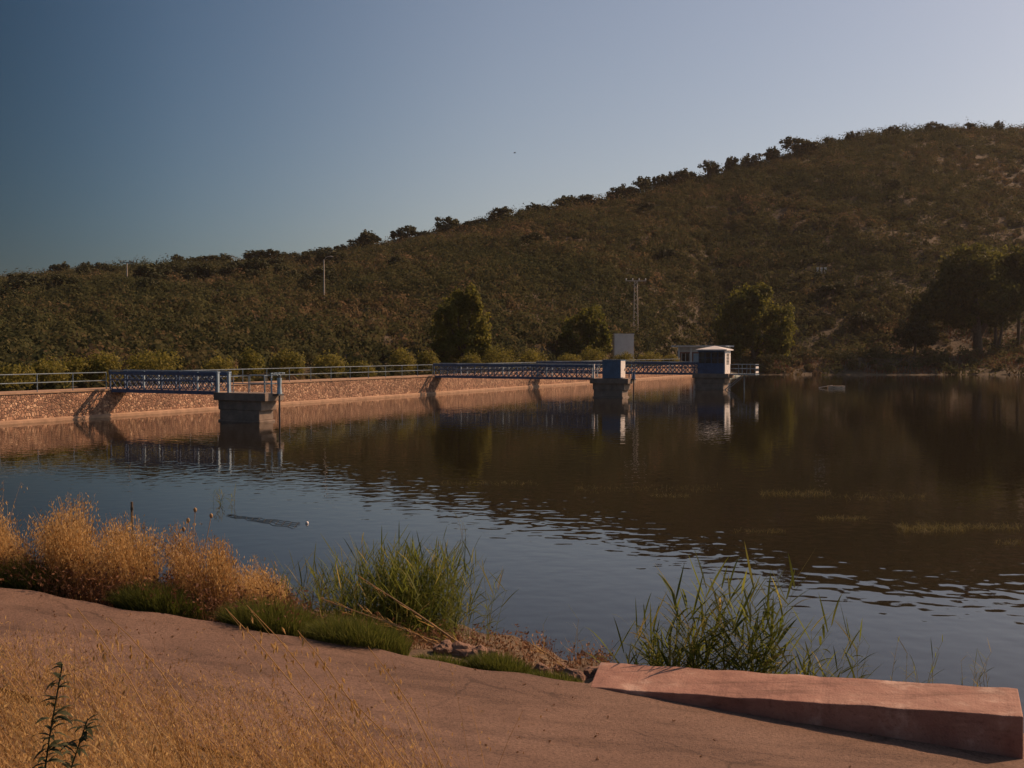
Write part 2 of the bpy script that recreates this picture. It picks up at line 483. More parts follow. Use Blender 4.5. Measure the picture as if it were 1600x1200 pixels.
# near bank under the camera
def zslip(x): return 1.0 - 0.1 * np.clip(x, -9, 12)
def edge_far(x): return np.interp(x, [-30, -6, 0.82, 1.05, 5.14, 14, 30], [17.75, 12.3, 10.78, 11.5, 10.58, 8.6, 5])
def edge_near(x): return np.interp(x, [-30, -8, -5, -3, -1.2, -0.3, 0.6, 1.5, 2.6, 30], [15, 10.7, 9.9, 9.1, 8.3, 7.7, 6.8, 5.2, 2.5, 0])
def bank_w(x): return np.interp(x, [-30, -6, -1.2, 0, 0.9, 1.7, 5, 14, 30], [7.5, 6.5, 5.7, 5.3, 4.2, 2.2, 1.8, 1.5, 1.5])
def near_z(x, y):
    x = np.asarray(x, float); y = np.asarray(y, float)
    zs = zslip(x); e = edge_far(x); n = edge_near(x); w = bank_w(x)
    d = np.maximum(y - e, 0)
    und = 0.05 * np.sin(x * 2.3 + y) * np.sin(y * 1.9 - x) + 0.03 * np.sin(x * 5.1) * np.sin(y * 4.3)
    far = zs - 0.05 - np.maximum(zs, 0.15) * (d / w) + und * smooth01(d / 0.8)
    near = zs - 0.05 + (2.75 - zs) * smooth01((n - y) / 8.0 + 0.02) + und * smooth01((n - y) / 0.8)
    z = np.where(y > e, far, np.where(y < n, near, zs - 0.05))
    return np.maximum(z, -1.5)
gx, gy = np.meshgrid(np.arange(-34, 30.1, 0.2), np.arange(-8, 27, 0.2), indexing='ij')
tag(grid_mesh("ground", gx, gy, near_z(gx, gy), M['soil']), kind="structure")

# slipway sheet with a real edge
xs = np.arange(-13, 13.01, 0.1)
vs_ = np.linspace(0, 1, 40)
SX, SV = np.meshgrid(xs, vs_, indexing='ij')
wob = 0.045 * np.sin(xs * 3.1) + 0.03 * np.sin(xs * 7.7 + 1)
SY = edge_near(SX) - 0.6 + SV * (edge_far(SX) + wob[:, None] * (xs < 0.8)[:, None] - edge_near(SX) + 0.6)
SZ = zslip(SX) + 0.006 * np.sin(SX * 1.7) * np.sin(SY * 1.3)
SX = np.concatenate([SX, SX[:, -1:]], 1); SY = np.concatenate([SY, SY[:, -1:] + 0.01], 1); SZ = np.concatenate([SZ, SZ[:, -1:] - 0.14], 1)
tag(grid_mesh("slipway", SX, SY, SZ, M['slip'], False), kind="structure")

mb = MB(); mb.add([(-900, 7, 0), (900, 7, 0), (900, 420, 0), (-900, 420, 0)], [(0, 1, 2, 3)])
tag(mb.build("water", M['water']), kind="structure")
mb = MB(); mb.add([(-1500, -1500, -4), (1500, -1500, -4), (1500, 1500, -4), (-1500, 1500, -4)], [(0, 1, 2, 3)])
tag(mb.build("land", M['hill']), kind="structure")

# thin haze volume, added to lighten the dark far hillside
hzm = bpy.data.materials.new("lift_haze"); hzm.use_nodes = True
hn = hzm.node_tree.nodes; hn.remove(hn["Principled BSDF"])
pv = hn.new("ShaderNodeVolumePrincipled"); pv.inputs["Color"].default_value = (0.86, 0.84, 0.84, 1); pv.inputs["Density"].default_value = 0.000085; pv.inputs["Anisotropy"].default_value = 0.3
hzm.node_tree.links.new(pv.outputs[0], hn["Material Output"].inputs["Volume"])
mb = MB().hexa([(-1600, -1600, -5), (1600, -1600, -5), (1600, 1600, -5), (-1600, 1600, -5), (-1600, -1600, 112), (1600, -1600, 112), (1600, 1600, 112), (-1600, 1600, 112)])
hz = mb.build("haze", hzm); tag(hz, kind="stuff")

# ------------------------------------------------------------------ dam wall
dam = empty("dam_wall", D(40, 0, 0), "long rubble stone dam wall rising from the water behind the blue footbridges", "dam")
mb = MB()
b0 = [D(-60, -2.6, -3), D(-60, 0.35, -3), D(134, 0.35, -3), D(134, -2.6, -3)]
t0 = [D(-60, -2.6, 1.74), D(-60, 0.0, 1.74), D(134, 0.0, 1.74), D(134, -2.6, 1.74)]
mb.hexa(b0 + t0).build("masonry", M['stone'], dam)
mb = MB(); dbox(mb, -60, 134, -2.65, 0.06, 1.74, 1.83).build("coping", M['deck'], dam)
mb = MB()
b0 = [D(-60, 0.2, -3), D(-60, 0.75, -3), D(134, 0.75, -3), D(134, 0.2, -3)]
t0 = [D(-60, 0.1, 0.22), D(-60, 0.36, 0.14), D(134, 0.36, 0.14), D(134, 0.1, 0.22)]
mb.hexa(b0 + t0).build("plinth", M['deck'], dam)

# crest railings
def crest_railing(s0, s1, label):
    r = empty("crest_railing", D((s0 + s1) / 2, -0.1, 1.83), label, "railing", "pipe railings along the dam crest")
    n = max(2, round((s1 - s0) / 2.7))
    for i in range(n + 1):
        s = s0 + (s1 - s0) * i / n
        MB().tube([D(s, -0.1, 1.83), D(s, -0.1, 2.93)], 0.03, 6).build("post", M['rail'], r)
    for z in (2.93, 2.40):
        MB().tube([D(s0, -0.1, z), D(s1, -0.1, z)], 0.028, 6).build("rail", M['rail'], r)
    return r
crest_railing(-38, -1.0, "thin two-bar pipe railing on the dam crest left of the nearest footbridge")
crest_railing(1.0, 39.8, "thin two-bar pipe railing on the dam crest between the nearest and the middle footbridge")
crest_railing(41.8, 63.4, "thin pipe railing on the dam crest behind the middle footbridge")
crest_railing(65.6, 118, "thin pipe railing on the far dam crest behind the farthest footbridge")

# ------------------------------------------------------------------ footbridges
ZD = 1.82
def footbridge(s, L1, label, hw=0.62):
    root = empty("footbridge", D(s, L1 / 2, 1.6), label, "footbridge", "blue lattice footbridges from dam to piers")
    mb = MB(); dbox(mb, s - hw + 0.09, s + hw - 0.09, -0.2, L1 + 0.1, ZD - 0.10, ZD).build("deck", M['deck'], root)
    for sg in (-1, 1):
        ss = s + sg * hw
        t = MB().bar(D(ss, -0.25, ZD - 0.09), D(ss, L1 + 0.1, ZD - 0.09), 0.12, 0.22).build("truss", M['blue'], root)
        MB().bar(D(ss, -0.25, ZD + 1.08), D(ss, L1 + 0.1, ZD + 1.08), 0.10, 0.20).build("top_chord", M['blue'], t)
        MB().tube([D(ss, -0.25, ZD + 1.24), D(ss, L1 + 0.1, ZD + 1.24)], 0.03, 6).build("handrail", M['rail'], t)
        MB().bar(D(ss, -0.2, ZD + 0.62), D(ss, L1 + 0.1, ZD + 0.62), 0.05, 0.07).build("mid_rail", M['blue'], t)
        n = max(3, round(L1 / 1.5))
        for i in range(n + 1):
            l = -0.15 + (L1 + 0.15) * i / n
            MB().bar(D(ss - sg * 0.0, l, ZD), D(ss, l, ZD + 1.22), 0.09, 0.08).build("post", M['paleblue'] if i % 3 == 2 else M['blue'], t)  # every third post paler: sunlit post sides put into the colour
        lm = MB(); k = round(L1 / 0.52); st = L1 / k
        for i in range(k):
            a, b = i * st, (i + 1) * st
            lm.bar(D(ss - 0.012, a, ZD + 0.02), D(ss - 0.012, b, ZD + 0.62), 0.02, 0.06)
            lm.bar(D(ss + 0.012, b, ZD + 0.02), D(ss + 0.012, a, ZD + 0.62), 0.02, 0.06)
            lm.bar(D(ss - 0.012, a, ZD + 0.62), D(ss - 0.012, b, ZD + 1.0), 0.02, 0.05)
            lm.bar(D(ss + 0.012, b, ZD + 0.62), D(ss + 0.012, a, ZD + 1.0), 0.02, 0.05)
        lm.build("lattice", M['blue'], t)
    return root
footbridge(0.0, 9.1, "short blue lattice footbridge nearest the grassy bank, leading to a bare concrete pier")
footbridge(40.8, 17.1, "long blue lattice footbridge in the middle, ending at the pier with the blue cabinet")
footbridge(64.5, 19.5, "farthest blue lattice footbridge, ending at the glazed gatehouse")

# ------------------------------------------------------------------ piers
def pier(s, l0, l1, w, label):
    root = empty("pier", D(s, (l0 + l1) / 2, -3), label, "pier", "stepped concrete piers in the lake")
    mb = MB(); dbox(mb, s - w / 2 - 0.12, s + w / 2 + 0.12, l0 - 0.2, l1 + 0.2, 1.30, 1.78).build("cap", M['pier'], root, bevel=0.03)
    mb = MB(); dbox(mb, s - w / 2 + 0.06, s + w / 2 - 0.06, l0 + 0.02, l1 - 0.25, 0.72, 1.30).build("course", M['pier'], root, bevel=0.03)
    mb = MB(); dbox(mb, s - w / 2 + 0.10, s + w / 2 - 0.10, l0 + 0.10, l1 - 0.45, 0.10, 0.72).build("course", M['pier'], root, bevel=0.03)
    mb = MB(); dbox(mb, s - w / 2 + 0.02, s + w / 2 - 0.02, l0 + 0.02, l1 - 0.36, -3.0, 0.10).build("footing", M['pier'], root, bevel=0.03)
    return root
pier(0.0, 9.3, 13.0, 1.5, "dark stepped concrete pier under the platform at the near footbridge's end")
pier(40.8, 17.2, 20.6, 1.7, "dark stepped concrete pier below the tall blue cabinet")
pier(64.5, 19.6, 23.3, 2.2, "dark stepped concrete pier carrying the glazed blue gatehouse")

def platform_railing(s, l0, l1, w, label, mat):
    r = empty("platform_railing", D(s, l1, 1.78), label, "railing")
    c = [(s - w, l0), (s - w, l1), (s + w, l1), (s + w, l0)]
    for i in range(3):
        a, b = c[i], c[i + 1]
        n = max(1, round(math.hypot(a[0] - b[0], a[1] - b[1]) / 1.1))
        for k in range(n):
            q = (a[0] + (b[0] - a[0]) * k / n, a[1] + (b[1] - a[1]) * k / n)
            MB().tube([D(*q, 1.78), D(*q, 2.85)], 0.03, 6).build("post", mat, r)
        for z in (2.85, 2.35):
            MB().tube([D(*a, z), D(*b, z)], 0.028, 6).build("rail", mat, r)
    MB().tube([D(*c[3], 1.78), D(*c[3], 2.85)], 0.03, 6).build("post", mat, r)
    return r
platform_railing(0.0, 10.6, 13.05, 0.75, "thin pale railing round the bare platform of the nearest pier", M['rail'])

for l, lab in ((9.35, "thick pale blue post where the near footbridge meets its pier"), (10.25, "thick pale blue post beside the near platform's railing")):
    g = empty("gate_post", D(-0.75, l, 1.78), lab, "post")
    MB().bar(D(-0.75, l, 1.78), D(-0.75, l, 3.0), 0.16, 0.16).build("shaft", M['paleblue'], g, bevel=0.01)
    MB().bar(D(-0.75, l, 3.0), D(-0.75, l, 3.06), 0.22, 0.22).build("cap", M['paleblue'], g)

def hoist(s, l, label, mat, h=1.15):
    g = empty("sluice_hoist", D(s, l, 1.78), label, "sluice hoist", "hand-worked sluice hoists on the piers")
    MB().bar(D(s, l - 0.05, 1.68), D(s, l + 0.45, 1.68), 0.5, 0.1).build("bracket", M['grime'], g)
    MB().tube([D(s, l + 0.3, -0.5), D(s, l + 0.3, 1.75 + h)], 0.055, 8).build("spindle", M['grime'], g)
    MB().tube([D(s, l + 0.3, 1.73), D(s, l + 0.3, 2.2), D(s, l + 0.3, 1.78 + h * 0.8)], [0.16, 0.12, 0.15], 10).build("gear_column", mat, g)
    wm = MB(); pts = [D(s, l + 0.3, 1.85 + h) + ZN * 0.32 * math.cos(a) + ZW * 0.32 * math.sin(a) for a in np.linspace(0, 2 * math.pi, 17)]
    wm.tube(pts, 0.03, 6, False)
    for k in range(2):
        wm.tube([pts[k * 4], pts[k * 4 + 8]], 0.02, 5)
    wm.build("hand_wheel", mat, g)
    MB().bar(D(s - 0.35, l - 0.02, 1.78), D(s - 0.35, l - 0.02, 1.78 + h), 0.07, 0.07).build("side_frame", mat, g)
    MB().bar(D(s + 0.35, l - 0.02, 1.78), D(s + 0.35, l - 0.02, 1.78 + h), 0.07, 0.07).build("side_frame", mat, g)
    MB().bar(D(s - 0.4, l - 0.02, 1.82 + h), D(s + 0.4, l - 0.02, 1.82 + h), 0.09, 0.09).build("head_beam", mat, g)
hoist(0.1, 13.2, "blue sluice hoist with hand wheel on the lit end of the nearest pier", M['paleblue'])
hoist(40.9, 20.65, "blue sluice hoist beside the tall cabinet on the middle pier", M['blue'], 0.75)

c = empty("control_cabinet", D(40.5, 19.2, 1.78), "tall plain blue cabinet standing on the middle pier", "cabinet")
mb = MB(); dbox(mb, 40.0, 41.1, 18.2, 20.0, 1.80, 3.42).build("body", M['cabinet'], c, bevel=0.02)
mb = MB(); dbox(mb, 39.95, 41.15, 18.15, 20.05, 3.42, 3.50).build("lid", M['cabinet'], c)
mb = MB(); dbox(mb, 40.0, 41.1, 20.005, 20.035, 1.85, 3.40).build("door", M['whitepaint'], c)  # added white panel: the cabinet's sunlit end put into paint
mb = MB(); dbox(mb, 40.9, 40.95, 20.035, 20.08, 2.5, 2.7).build("handle", M['grime'], c)
g = empty("marker_post", D(40.0, 17.35, 1.78), "thin white post at the middle footbridge's pier end", "post")
MB().bar(D(40.0, 17.35, 1.78), D(40.0, 17.35, 3.05), 0.13, 0.13).build("shaft", M['whitepaint'], g)
MB().bar(D(40.0, 17.35, 3.05), D(40.0, 17.35, 3.10), 0.18, 0.18).build("cap", M['whitepaint'], g)

# gatehouse on the far pier
gh = empty("gatehouse", D(64.5, 21.6, 1.78), "blue glazed cabin with white pyramid roof on the farthest pier", "gatehouse")
s0, s1, l0, l1, zb = 63.4, 65.6, 20.05, 23.1, 1.79
mb = MB(); dbox(mb, s0, s0 + 0.1, l0, l1 - 0.12, zb, zb + 1.1).build("wall_panel", M['blue'], gh)
mb = MB(); dbox(mb, s1 - 0.1, s1, l0, l1 - 0.12, zb, zb + 1.1).build("wall_panel", M['blue'], gh)
mb = MB(); dbox(mb, s0 + 0.1, s1 - 0.1, l0, l0 + 0.1, zb, zb + 1.1).build("wall_panel", M['blue'], gh)
ew = MB()
dbox(ew, s0, s0 + 0.55, l1 - 0.12, l1, zb, zb + 2.55); dbox(ew, s1 - 0.55, s1, l1 - 0.12, l1, zb, zb + 2.55)
dbox(ew, s0 + 0.55, s1 - 0.55, l1 - 0.12, l1, zb, zb + 1.0); dbox(ew, s0 + 0.55, s1 - 0.55, l1 - 0.12, l1, zb + 2.2, zb + 2.55)
ew.build("end_wall", M['whitepaint'], gh)
wf = MB()
dbox(wf, s0 + 0.55, s1 - 0.55, l1 - 0.09, l1 - 0.05, zb + 1.0, zb + 2.2)
wo = wf.build("window", M['glass'], gh)
bb = MB()
for k in range(7): dbox(bb, s0 + 0.56, s1 - 0.56, l1 - 0.04, l1 + 0.0, zb + 1.08 + k * 0.16, zb + 1.13 + k * 0.16)
bb.build("window_bars", M['whitepaint'], wo)
for (a0, a1, fx) in ((s0 + 0.02, s0 + 0.06, 0), (s1 - 0.06, s1 - 0.02, 0)):
    mb = MB(); dbox(mb, a0, a1, l0 + 0.08, l1 - 0.12, zb + 1.1, zb + 2.42)
    wo = mb.build("window", M['glass'], gh)
    fr = MB()
    for k in range(5):
        l = l0 + 0.03 + (l1 - 0.15 - l0) * k / 4.0
        dbox(fr, a0 - 0.02, a1 + 0.02, l, l + 0.05, zb + 1.1, zb + 2.42)
    for z in (1.1, 1.72, 2.38): dbox(fr, a0 - 0.012, a1 + 0.012, l0 + 0.085, l1 - 0.125, zb + z + 0.002, zb + z + 0.05)
    fr.build("window_frame", M['blue'], wo)
mb = MB(); dbox(mb, s0 + 0.1, s1 - 0.1, l0 + 0.03, l0 + 0.07, zb + 1.1, zb + 2.42).build("window", M['glass'], gh)
mb = MB(); dbox(mb, s0 - 0.04, s1 + 0.04, l0 - 0.06, l1 - 0.125, zb + 2.42, zb + 2.56).build("lintel", M['blue'], gh)
rf = MB(); r0, r1, q0, q1 = s0 - 0.25, s1 + 0.25, l0 - 0.25, l1 + 0.25
z = zb + 2.565
rf.add([D(r0, q0, z), D(r0, q1, z), D(r1, q1, z), D(r1, q0, z), D(r0, q0, z + 0.12), D(r0, q1, z + 0.12), D(r1, q1, z + 0.12), D(r1, q0, z + 0.12), D((r0 + r1) / 2, (q0 + q1) / 2, z + 0.52)],
       [(3, 2, 1, 0), (0, 1, 5, 4), (1, 2, 6, 5), (2, 3, 7, 6), (3, 0, 4, 7), (4, 5, 8), (5, 6, 8), (6, 7, 8), (7, 4, 8)])
rf.build("roof", M['whitepaint'], gh)

bal = empty("balcony", D(64.5, 24.8, 1.7), "small railed steel balcony on a prop beyond the glazed gatehouse", "balcony")
mb = MB(); dbox(mb, 63.7, 65.3, 23.55, 26.4, 1.66, 1.78).build("floor_plate", M['rail'], bal)
for (a, b) in (((63.75, 23.6), (63.75, 26.35)), ((63.75, 26.35), (65.25, 26.35)), ((65.25, 26.35), (65.25, 23.6))):
    for z in (2.83, 2.35):
        MB().tube([D(*a, z), D(*b, z)], 0.03, 6).build("rail", M['rail'], bal)
    n = 3
    for k in range(n):
        q = (a[0] + (b[0] - a[0]) * k / n, a[1] + (b[1] - a[1]) * k / n)
        MB().tube([D(*q, 1.78), D(*q, 2.83)], 0.03, 6).build("post", M['rail'], bal)
for a in (1.78, 2.3):
    MB().bar(D(63.9, 26.37, a + 0.2), D(65.1, 26.37, a + 0.2), 0.03, 0.22).build("end_board", M['whitepaint'], bal)
MB().tube([D(64.5, 24.95, -3), D(64.5, 24.95, 1.66)], 0.07, 8).build("prop", M['rail'], bal)
MB().tube([D(63.9, 24.9, 1.66), D(63.9, 23.0, 0.05), D(63.9, 22.6, -0.4)], 0.05, 6).build("brace", M['rail'], bal)
MB().tube([D(65.1, 24.9, 1.66), D(65.1, 23.0, 0.05), D(65.1, 22.6, -0.4)], 0.05, 6).build("brace", M['rail'], bal)

# flat-roofed hut at the far end of the dam
hs, hl, hz = 131.0, -1.4, 1.2
hut = empty("flat_roofed_hut", D(hs, hl, hz), "white hut with overhanging flat roof and dark brick front behind the gatehouse", "hut")
mb = MB(); dbox(mb, hs, hs + 4, hl - 3.4, hl + 5.1, hz, hz + 3.75).build("wall", M['white'], hut)
mb = MB(); dbox(mb, hs - 0.06, hs - 0.004, hl - 3.1, hl + 4.9, hz + 0.5, hz + 2.85).build("brick_front", M['brick'], hut)
mb = MB(); dbox(mb, hs - 0.9, hs + 4.4, hl - 4.4, hl + 5.6, hz + 3.75, hz + 4.02).build("roof", M['whitepaint'], hut)
for l in (-3.25, -1.0, 1.1, 5.0):
    mb = MB(); dbox(mb, hs - 0.5, hs - 0.25, hl + l, hl + l + 0.28, hz, hz + 3.745).build("pillar", M['whitepaint'], hut)
for l in (-2.7, 1.9):
    mb = MB(); dbox(mb, hs - 0.10, hs - 0.065, hl + l, hl + l + 1.5, hz + 1.2, hz + 2.6)
    wo = mb.build("window", M['glass'], hut)
    fr = MB()
    for k in (0, 0.72, 1.42): dbox(fr, hs - 0.13, hs - 0.095, hl + l + k, hl + l + k + 0.08, hz + 1.2, hz + 2.6)
    fr.build("window_frame", M['whitepaint'], wo)
mb = MB(); dbox(mb, hs - 0.10, hs - 0.065, hl - 0.5, hl + 0.6, hz + 0.5, hz + 2.6).build("door", M['paleblue'], hut)

# white transformer hut behind the shrubs
p = pix(976, 548, 165); tb = empty("white_tower_hut", (p.x, 165, 1.0), "plain white box-shaped tower rising behind the shrubs, left of the lattice pole", "tower")
def box_xy(x0, x1, y0, y1, z0, z1):
    return MB().hexa([(x0, y0, z0), (x1, y0, z0), (x1, y1, z0), (x0, y1, z0), (x0, y0, z1), (x1, y0, z1), (x1, y1, z1), (x0, y1, z1)])
box_xy(p.x - 1.6, p.x + 1.45, 165, 168, 1.0, 6.85).build("wall", M['white'], tb)
box_xy(p.x - 1.66, p.x + 1.51, 164.94, 168.06, 6.85, 6.97).build("roof", M['whitepaint'], tb)
box_xy(p.x + 1.45, p.x + 1.5, 165.8, 166.8, 1.2, 3.2).build("door", M['blue'], tb)

# ------------------------------------------------------------------ poles
def pole_plain(px, py_base, py_top, label):
    g = ground_at(px, py_base); h = (py_base - py_top) / 1640 * g.y
    r = empty("lamp_pole", g, label, "pole")
    MB().tube([(0, 0, -0.5), (0, 0, h)], [0.17, 0.10], 8).build("shaft", M['polecon'], r, True)
    MB().tube([(0, 0, h - 0.1), (0.35, 0, h + 0.35), (1.0, 0, h + 0.5)], 0.05, 6).build("arm", M['polecon'], r, True)
    MB().tube([(0.9, 0, h + 0.47), (1.2, 0, h + 0.5), (1.6, 0, h + 0.46)], [0.06, 0.13, 0.06], 8).build("lamp_head", M['polecon'], r, True)
def pole_cross(px, py_base, py_top, label, lattice):
    g = ground_at(px, py_base); h = (py_base - py_top) / 1640 * g.y
    r = empty("power_pole", g, label, "power pole")
    if lattice:
        m = MB(); a, b = 0.42, 0.24
        for sx, sy in ((-1, -1), (1, -1), (1, 1), (-1, 1)):
            m.bar((sx * a, sy * a, -0.5), (sx * b, sy * b, h), 0.10, 0.10)
        n = 12
        for i in range(n):
            z0, z1 = h * i / n, h * (i + 1) / n
            w0, w1 = a + (b - a) * i / n, a + (b - a) * (i + 1) / n
            for sgn in (-1, 1):
                k = 1 if i % 2 else -1
                m.bar((-k * w0, sgn * w0, z0), (k * w1, sgn * w1, z1), 0.07, 0.07)
                m.bar((sgn * w0, -k * w0, z0), (sgn * w1, k * w1, z1), 0.07, 0.07)
        m.build("lattice_mast", M['polecon'], r, True)
    else:
        MB().tube([(0, 0, -0.5), (0, 0, h)], [0.2, 0.13], 8).build("shaft", M['polecon'], r, True)
    cw = 1.9 if lattice else 1.5
    MB().bar((-cw, 0, h + 0.04), (cw, 0, h + 0.04), 0.16, 0.16).build("crossarm", M['polecon'] if lattice else M['wood'], r, True)
    for x in (-cw + 0.1, -0.6, 0.6, cw - 0.1):
        MB().tube([(x, 0, h + 0.12), (x, 0, h + 0.3), (x, 0, h + 0.5)], [0.05, 0.13, 0.06], 8).build("insulator", M['whitepaint'] if lattice else M['wood'], r, True)
pole_plain(507, 472, 406, "tall slender pale pole with a short lamp arm, alone on the left hillside")
pole_cross(200, 445, 411, "small dark power pole with crossarm near the left skyline", False)
pole_cross(993, 518, 440, "pale lattice power pole with insulators on its crossarm above the white tower", True)

# ------------------------------------------------------------------ trees
def tree(name, label, cat, loc, blobs, leaf, per, mat, trunks, tint=0.45, group=None, sub=38):
    """blobs: (x, y, z, rx, rz) local ellipsoids of the crown; trunks: list of (points, radii)"""
    r = empty(name, loc, label, cat, group)
    m = MB()
    for pts, rad in trunks: m.tube(pts, rad, 7)
    m.build("trunk", M['bark'], r, True, smooth=True)
    qa = QA()
    for (x, y, z, rx, rz) in blobs:
        d = rvec(sub); k = (0.35 + 0.6 * rng.random((sub, 1)) ** 0.6)
        cen = np.array([x, y, z]) + d * k * np.array([rx, rx, rz])
        rr = np.stack([np.full(sub, rx), np.full(sub, rx), np.full(sub, rz) * 0.9], 1) * (0.24 + 0.18 * rng.random((sub, 1)))
        leafballs(qa, cen, rr, per, leaf, tint + rng.normal(size=sub) * 0.14, 0.15, 0.3)
    qa.build("crown", mat, r, True)
    return r

g = terr(720, 132)
tree("poplar_tree", "tall ragged green tree with several pointed tops behind the middle footbridge", "tree", g,
     [(1.6, 0, 8.6, 1.3, 2.6), (1.9, 0.3, 5.6, 2.0, 3.0), (-0.6, 0, 6.8, 1.9, 3.4), (-2.2, 0.4, 5.6, 1.7, 3.2), (0.5, -0.3, 3.4, 2.8, 2.0), (-1.8, 0, 2.8, 2.2, 2.0), (2.6, 0, 3.6, 1.3, 2.4), (0.3, 0, 9.0, 0.9, 1.5)],
     0.34, 60, M['poplar'], [([(0.3, 0, -0.3), (0.4, 0, 4), (1.5, 0, 8)], [0.28, 0.2, 0.06]), ([(0.3, 0, 1.5), (-1.0, 0, 5), (-1.6, 0, 7)], [0.2, 0.12, 0.05]), ([(0.35, 0, 2.5), (-0.3, 0, 6), (-0.4, 0, 8.5)], [0.16, 0.1, 0.04])], 0.5)
g = terr(912, 160)
tree("willow_tree", "rounded olive tree just left of the white box-shaped tower", "tree", g,
     [(1.6, 0, 6.8, 2.3, 2.8), (-1.4, 0, 5.0, 2.6, 3.0), (2.6, 0, 4.4, 1.7, 2.5), (0.3, 0, 7.0, 2.2, 2.3), (-2.6, 0, 3.4, 1.7, 2.0), (0.6, 0, 3.0, 3.0, 1.8)],
     0.36, 60, M['poplar'], [([(0, 0, -0.3), (0.2, 0, 3), (1.2, 0, 6.5)], [0.3, 0.22, 0.08]), ([(0.1, 0, 1.5), (-1.4, 0, 4), (-1.8, 0, 5.5)], [0.2, 0.12, 0.05])], 0.28)
g = terr(1178, 192)
tree("broad_tree", "broad tree with two rounded yellow-green lobes right of the gatehouse", "tree", g,
     [(-1.2, 0, 10.6, 4.3, 4.4), (-3.6, 0.5, 8.2, 3.6, 4.6), (4.2, -0.5, 7.8, 3.3, 3.8), (1.2, 0, 6.0, 4.5, 3.6), (-4.0, 0, 4.0, 3.0, 2.6), (4.6, 0, 4.4, 2.6, 2.4), (0.3, 0, 13.0, 2.8, 2.4)],
     0.46, 70, M['poplar'], [([(0, 0, -0.3), (-0.3, 0, 4), (-1.2, 0, 10)], [0.5, 0.36, 0.1]), ([(0, 0, 2), (2.5, 0, 5.5), (4, 0, 8)], [0.34, 0.2, 0.06])], 0.30, sub=50)
g = terr(1525, 204)
tree("eucalyptus_tree", "huge dark eucalyptus with thick trunk standing on the dry far shore", "tree", g,
     [(-1.0, 0, 17.5, 6.0, 4.2), (4.5, 1, 16.5, 5.2, 4.6), (-5.0, 0, 13.5, 4.6, 5.2), (0.5, -1, 12.0, 6.0, 5.0), (7.5, 0, 12.0, 4.2, 4.6), (-8.8, 0, 9.8, 3.4, 3.6), (-3.5, 0, 8.0, 3.4, 3.0), (8.5, 0, 18.0, 3.6, 3.4), (3.0, 0, 7.8, 3.0, 2.4), (-10.6, 0, 7.6, 2.2, 2.6)],
     0.55, 70, M['euca'], [([(0.3, 0, -0.4), (0.2, 0, 5), (-0.8, 0, 16)], [1.0, 0.75, 0.2]), ([(0.3, 0, 3.5), (3.5, 0, 9), (5, 0, 15)], [0.6, 0.35, 0.1]), ([(0.2, 0, 4.0), (-4, 0, 9), (-5.5, 0, 13)], [0.5, 0.3, 0.1])], 0.4, sub=60)
g = terr(1556, 206)
tree("eucalyptus_tree", "slimmer eucalyptus with bare forked trunk right of the huge dark one", "tree", g,
     [(0.3, 0, 12.0, 3.0, 4.4), (1.5, 0, 9.0, 2.4, 2.8), (-1.2, 0, 8.0, 2.0, 2.2), (0.2, 0, 16.0, 2.4, 2.8)],
     0.5, 60, M['euca'], [([(0, 0, -0.4), (-0.2, 0, 4.5), (0.3, 0, 13)], [0.42, 0.34, 0.08]), ([(0.0, 0, -0.4), (0.9, 0, 4), (1.6, 0, 9)], [0.34, 0.26, 0.08])], 0.42)
g = terr(1590, 209)
tree("eucalyptus_tree", "eucalyptus with slender straight bare trunk at the photo's right edge", "tree", g,
     [(0.5, 0, 12.5, 3.6, 4.2), (3.5, 0, 16, 4.0, 4.0), (0.0, 0, 8.8, 2.6, 2.0), (4.0, 0, 10, 3.2, 3.0)],
     0.5, 60, M['euca'], [([(0, 0, -0.4), (0.1, 0, 5), (0.6, 0, 13)], [0.36, 0.3, 0.08])], 0.5)
g = terr(1428, 202)
tree("holm_oak", "low dark oak left of the huge eucalyptus on the far shore", "tree", g,
     [(0, 0, 5.2, 3.2, 2.8), (-1.8, 0, 3.8, 2.2, 2.2), (2.0, 0, 4.0, 2.4, 2.4)],
     0.45, 50, M['oak'], [([(0, 0, -0.4), (0.2, 0, 2), (0.1, 0, 5)], [0.3, 0.24, 0.08])], 0.4)

# skyline oaks: three crowns shared by many trees
proto = []
for v in range(4):
    qa = QA(); sub = 24
    lob = [(0, 0, 0.62, 0.42, 0.34), (0.22, 0.1, 0.5, 0.32, 0.3), (-0.24, -0.05, 0.52, 0.3, 0.28)]
    if v == 1: lob = [(0, 0, 0.66, 0.5, 0.3), (0.3, 0, 0.52, 0.32, 0.26)]
    if v == 2: lob = [(0.08, 0, 0.72, 0.33, 0.3), (-0.15, 0, 0.5, 0.36, 0.3), (0.25, 0, 0.44, 0.24, 0.22)]
    if v == 3: lob = [(0, 0, 0.6, 0.46, 0.36), (0.1, 0, 0.4, 0.46, 0.26)]
    for (x, y, z, rx, rz) in lob:
        d = rvec(sub); cen = np.array([x, y, z]) + d * (0.4 + 0.5 * rng.random((sub, 1))) * np.array([rx, rx, rz])
        leafballs(qa, cen, np.full(sub, rx * 0.3), 26, 0.095, 0.4 + rng.normal(size=sub) * 0.15, 0.15, 0.3)
    cm = qa.mesh("oak_crown"); cm.materials.append(M['oak'])
    tm = MB().tube([(0, 0, -0.15), (0.02, 0, 0.25), (0.0, 0, 0.6)], [0.055, 0.045, 0.02], 6)
    me = bpy.data.meshes.new("oak_trunk"); me.from_pydata(tm.v, [], tm.f); me.materials.append(M['bark'])
    proto.append((cm, me))
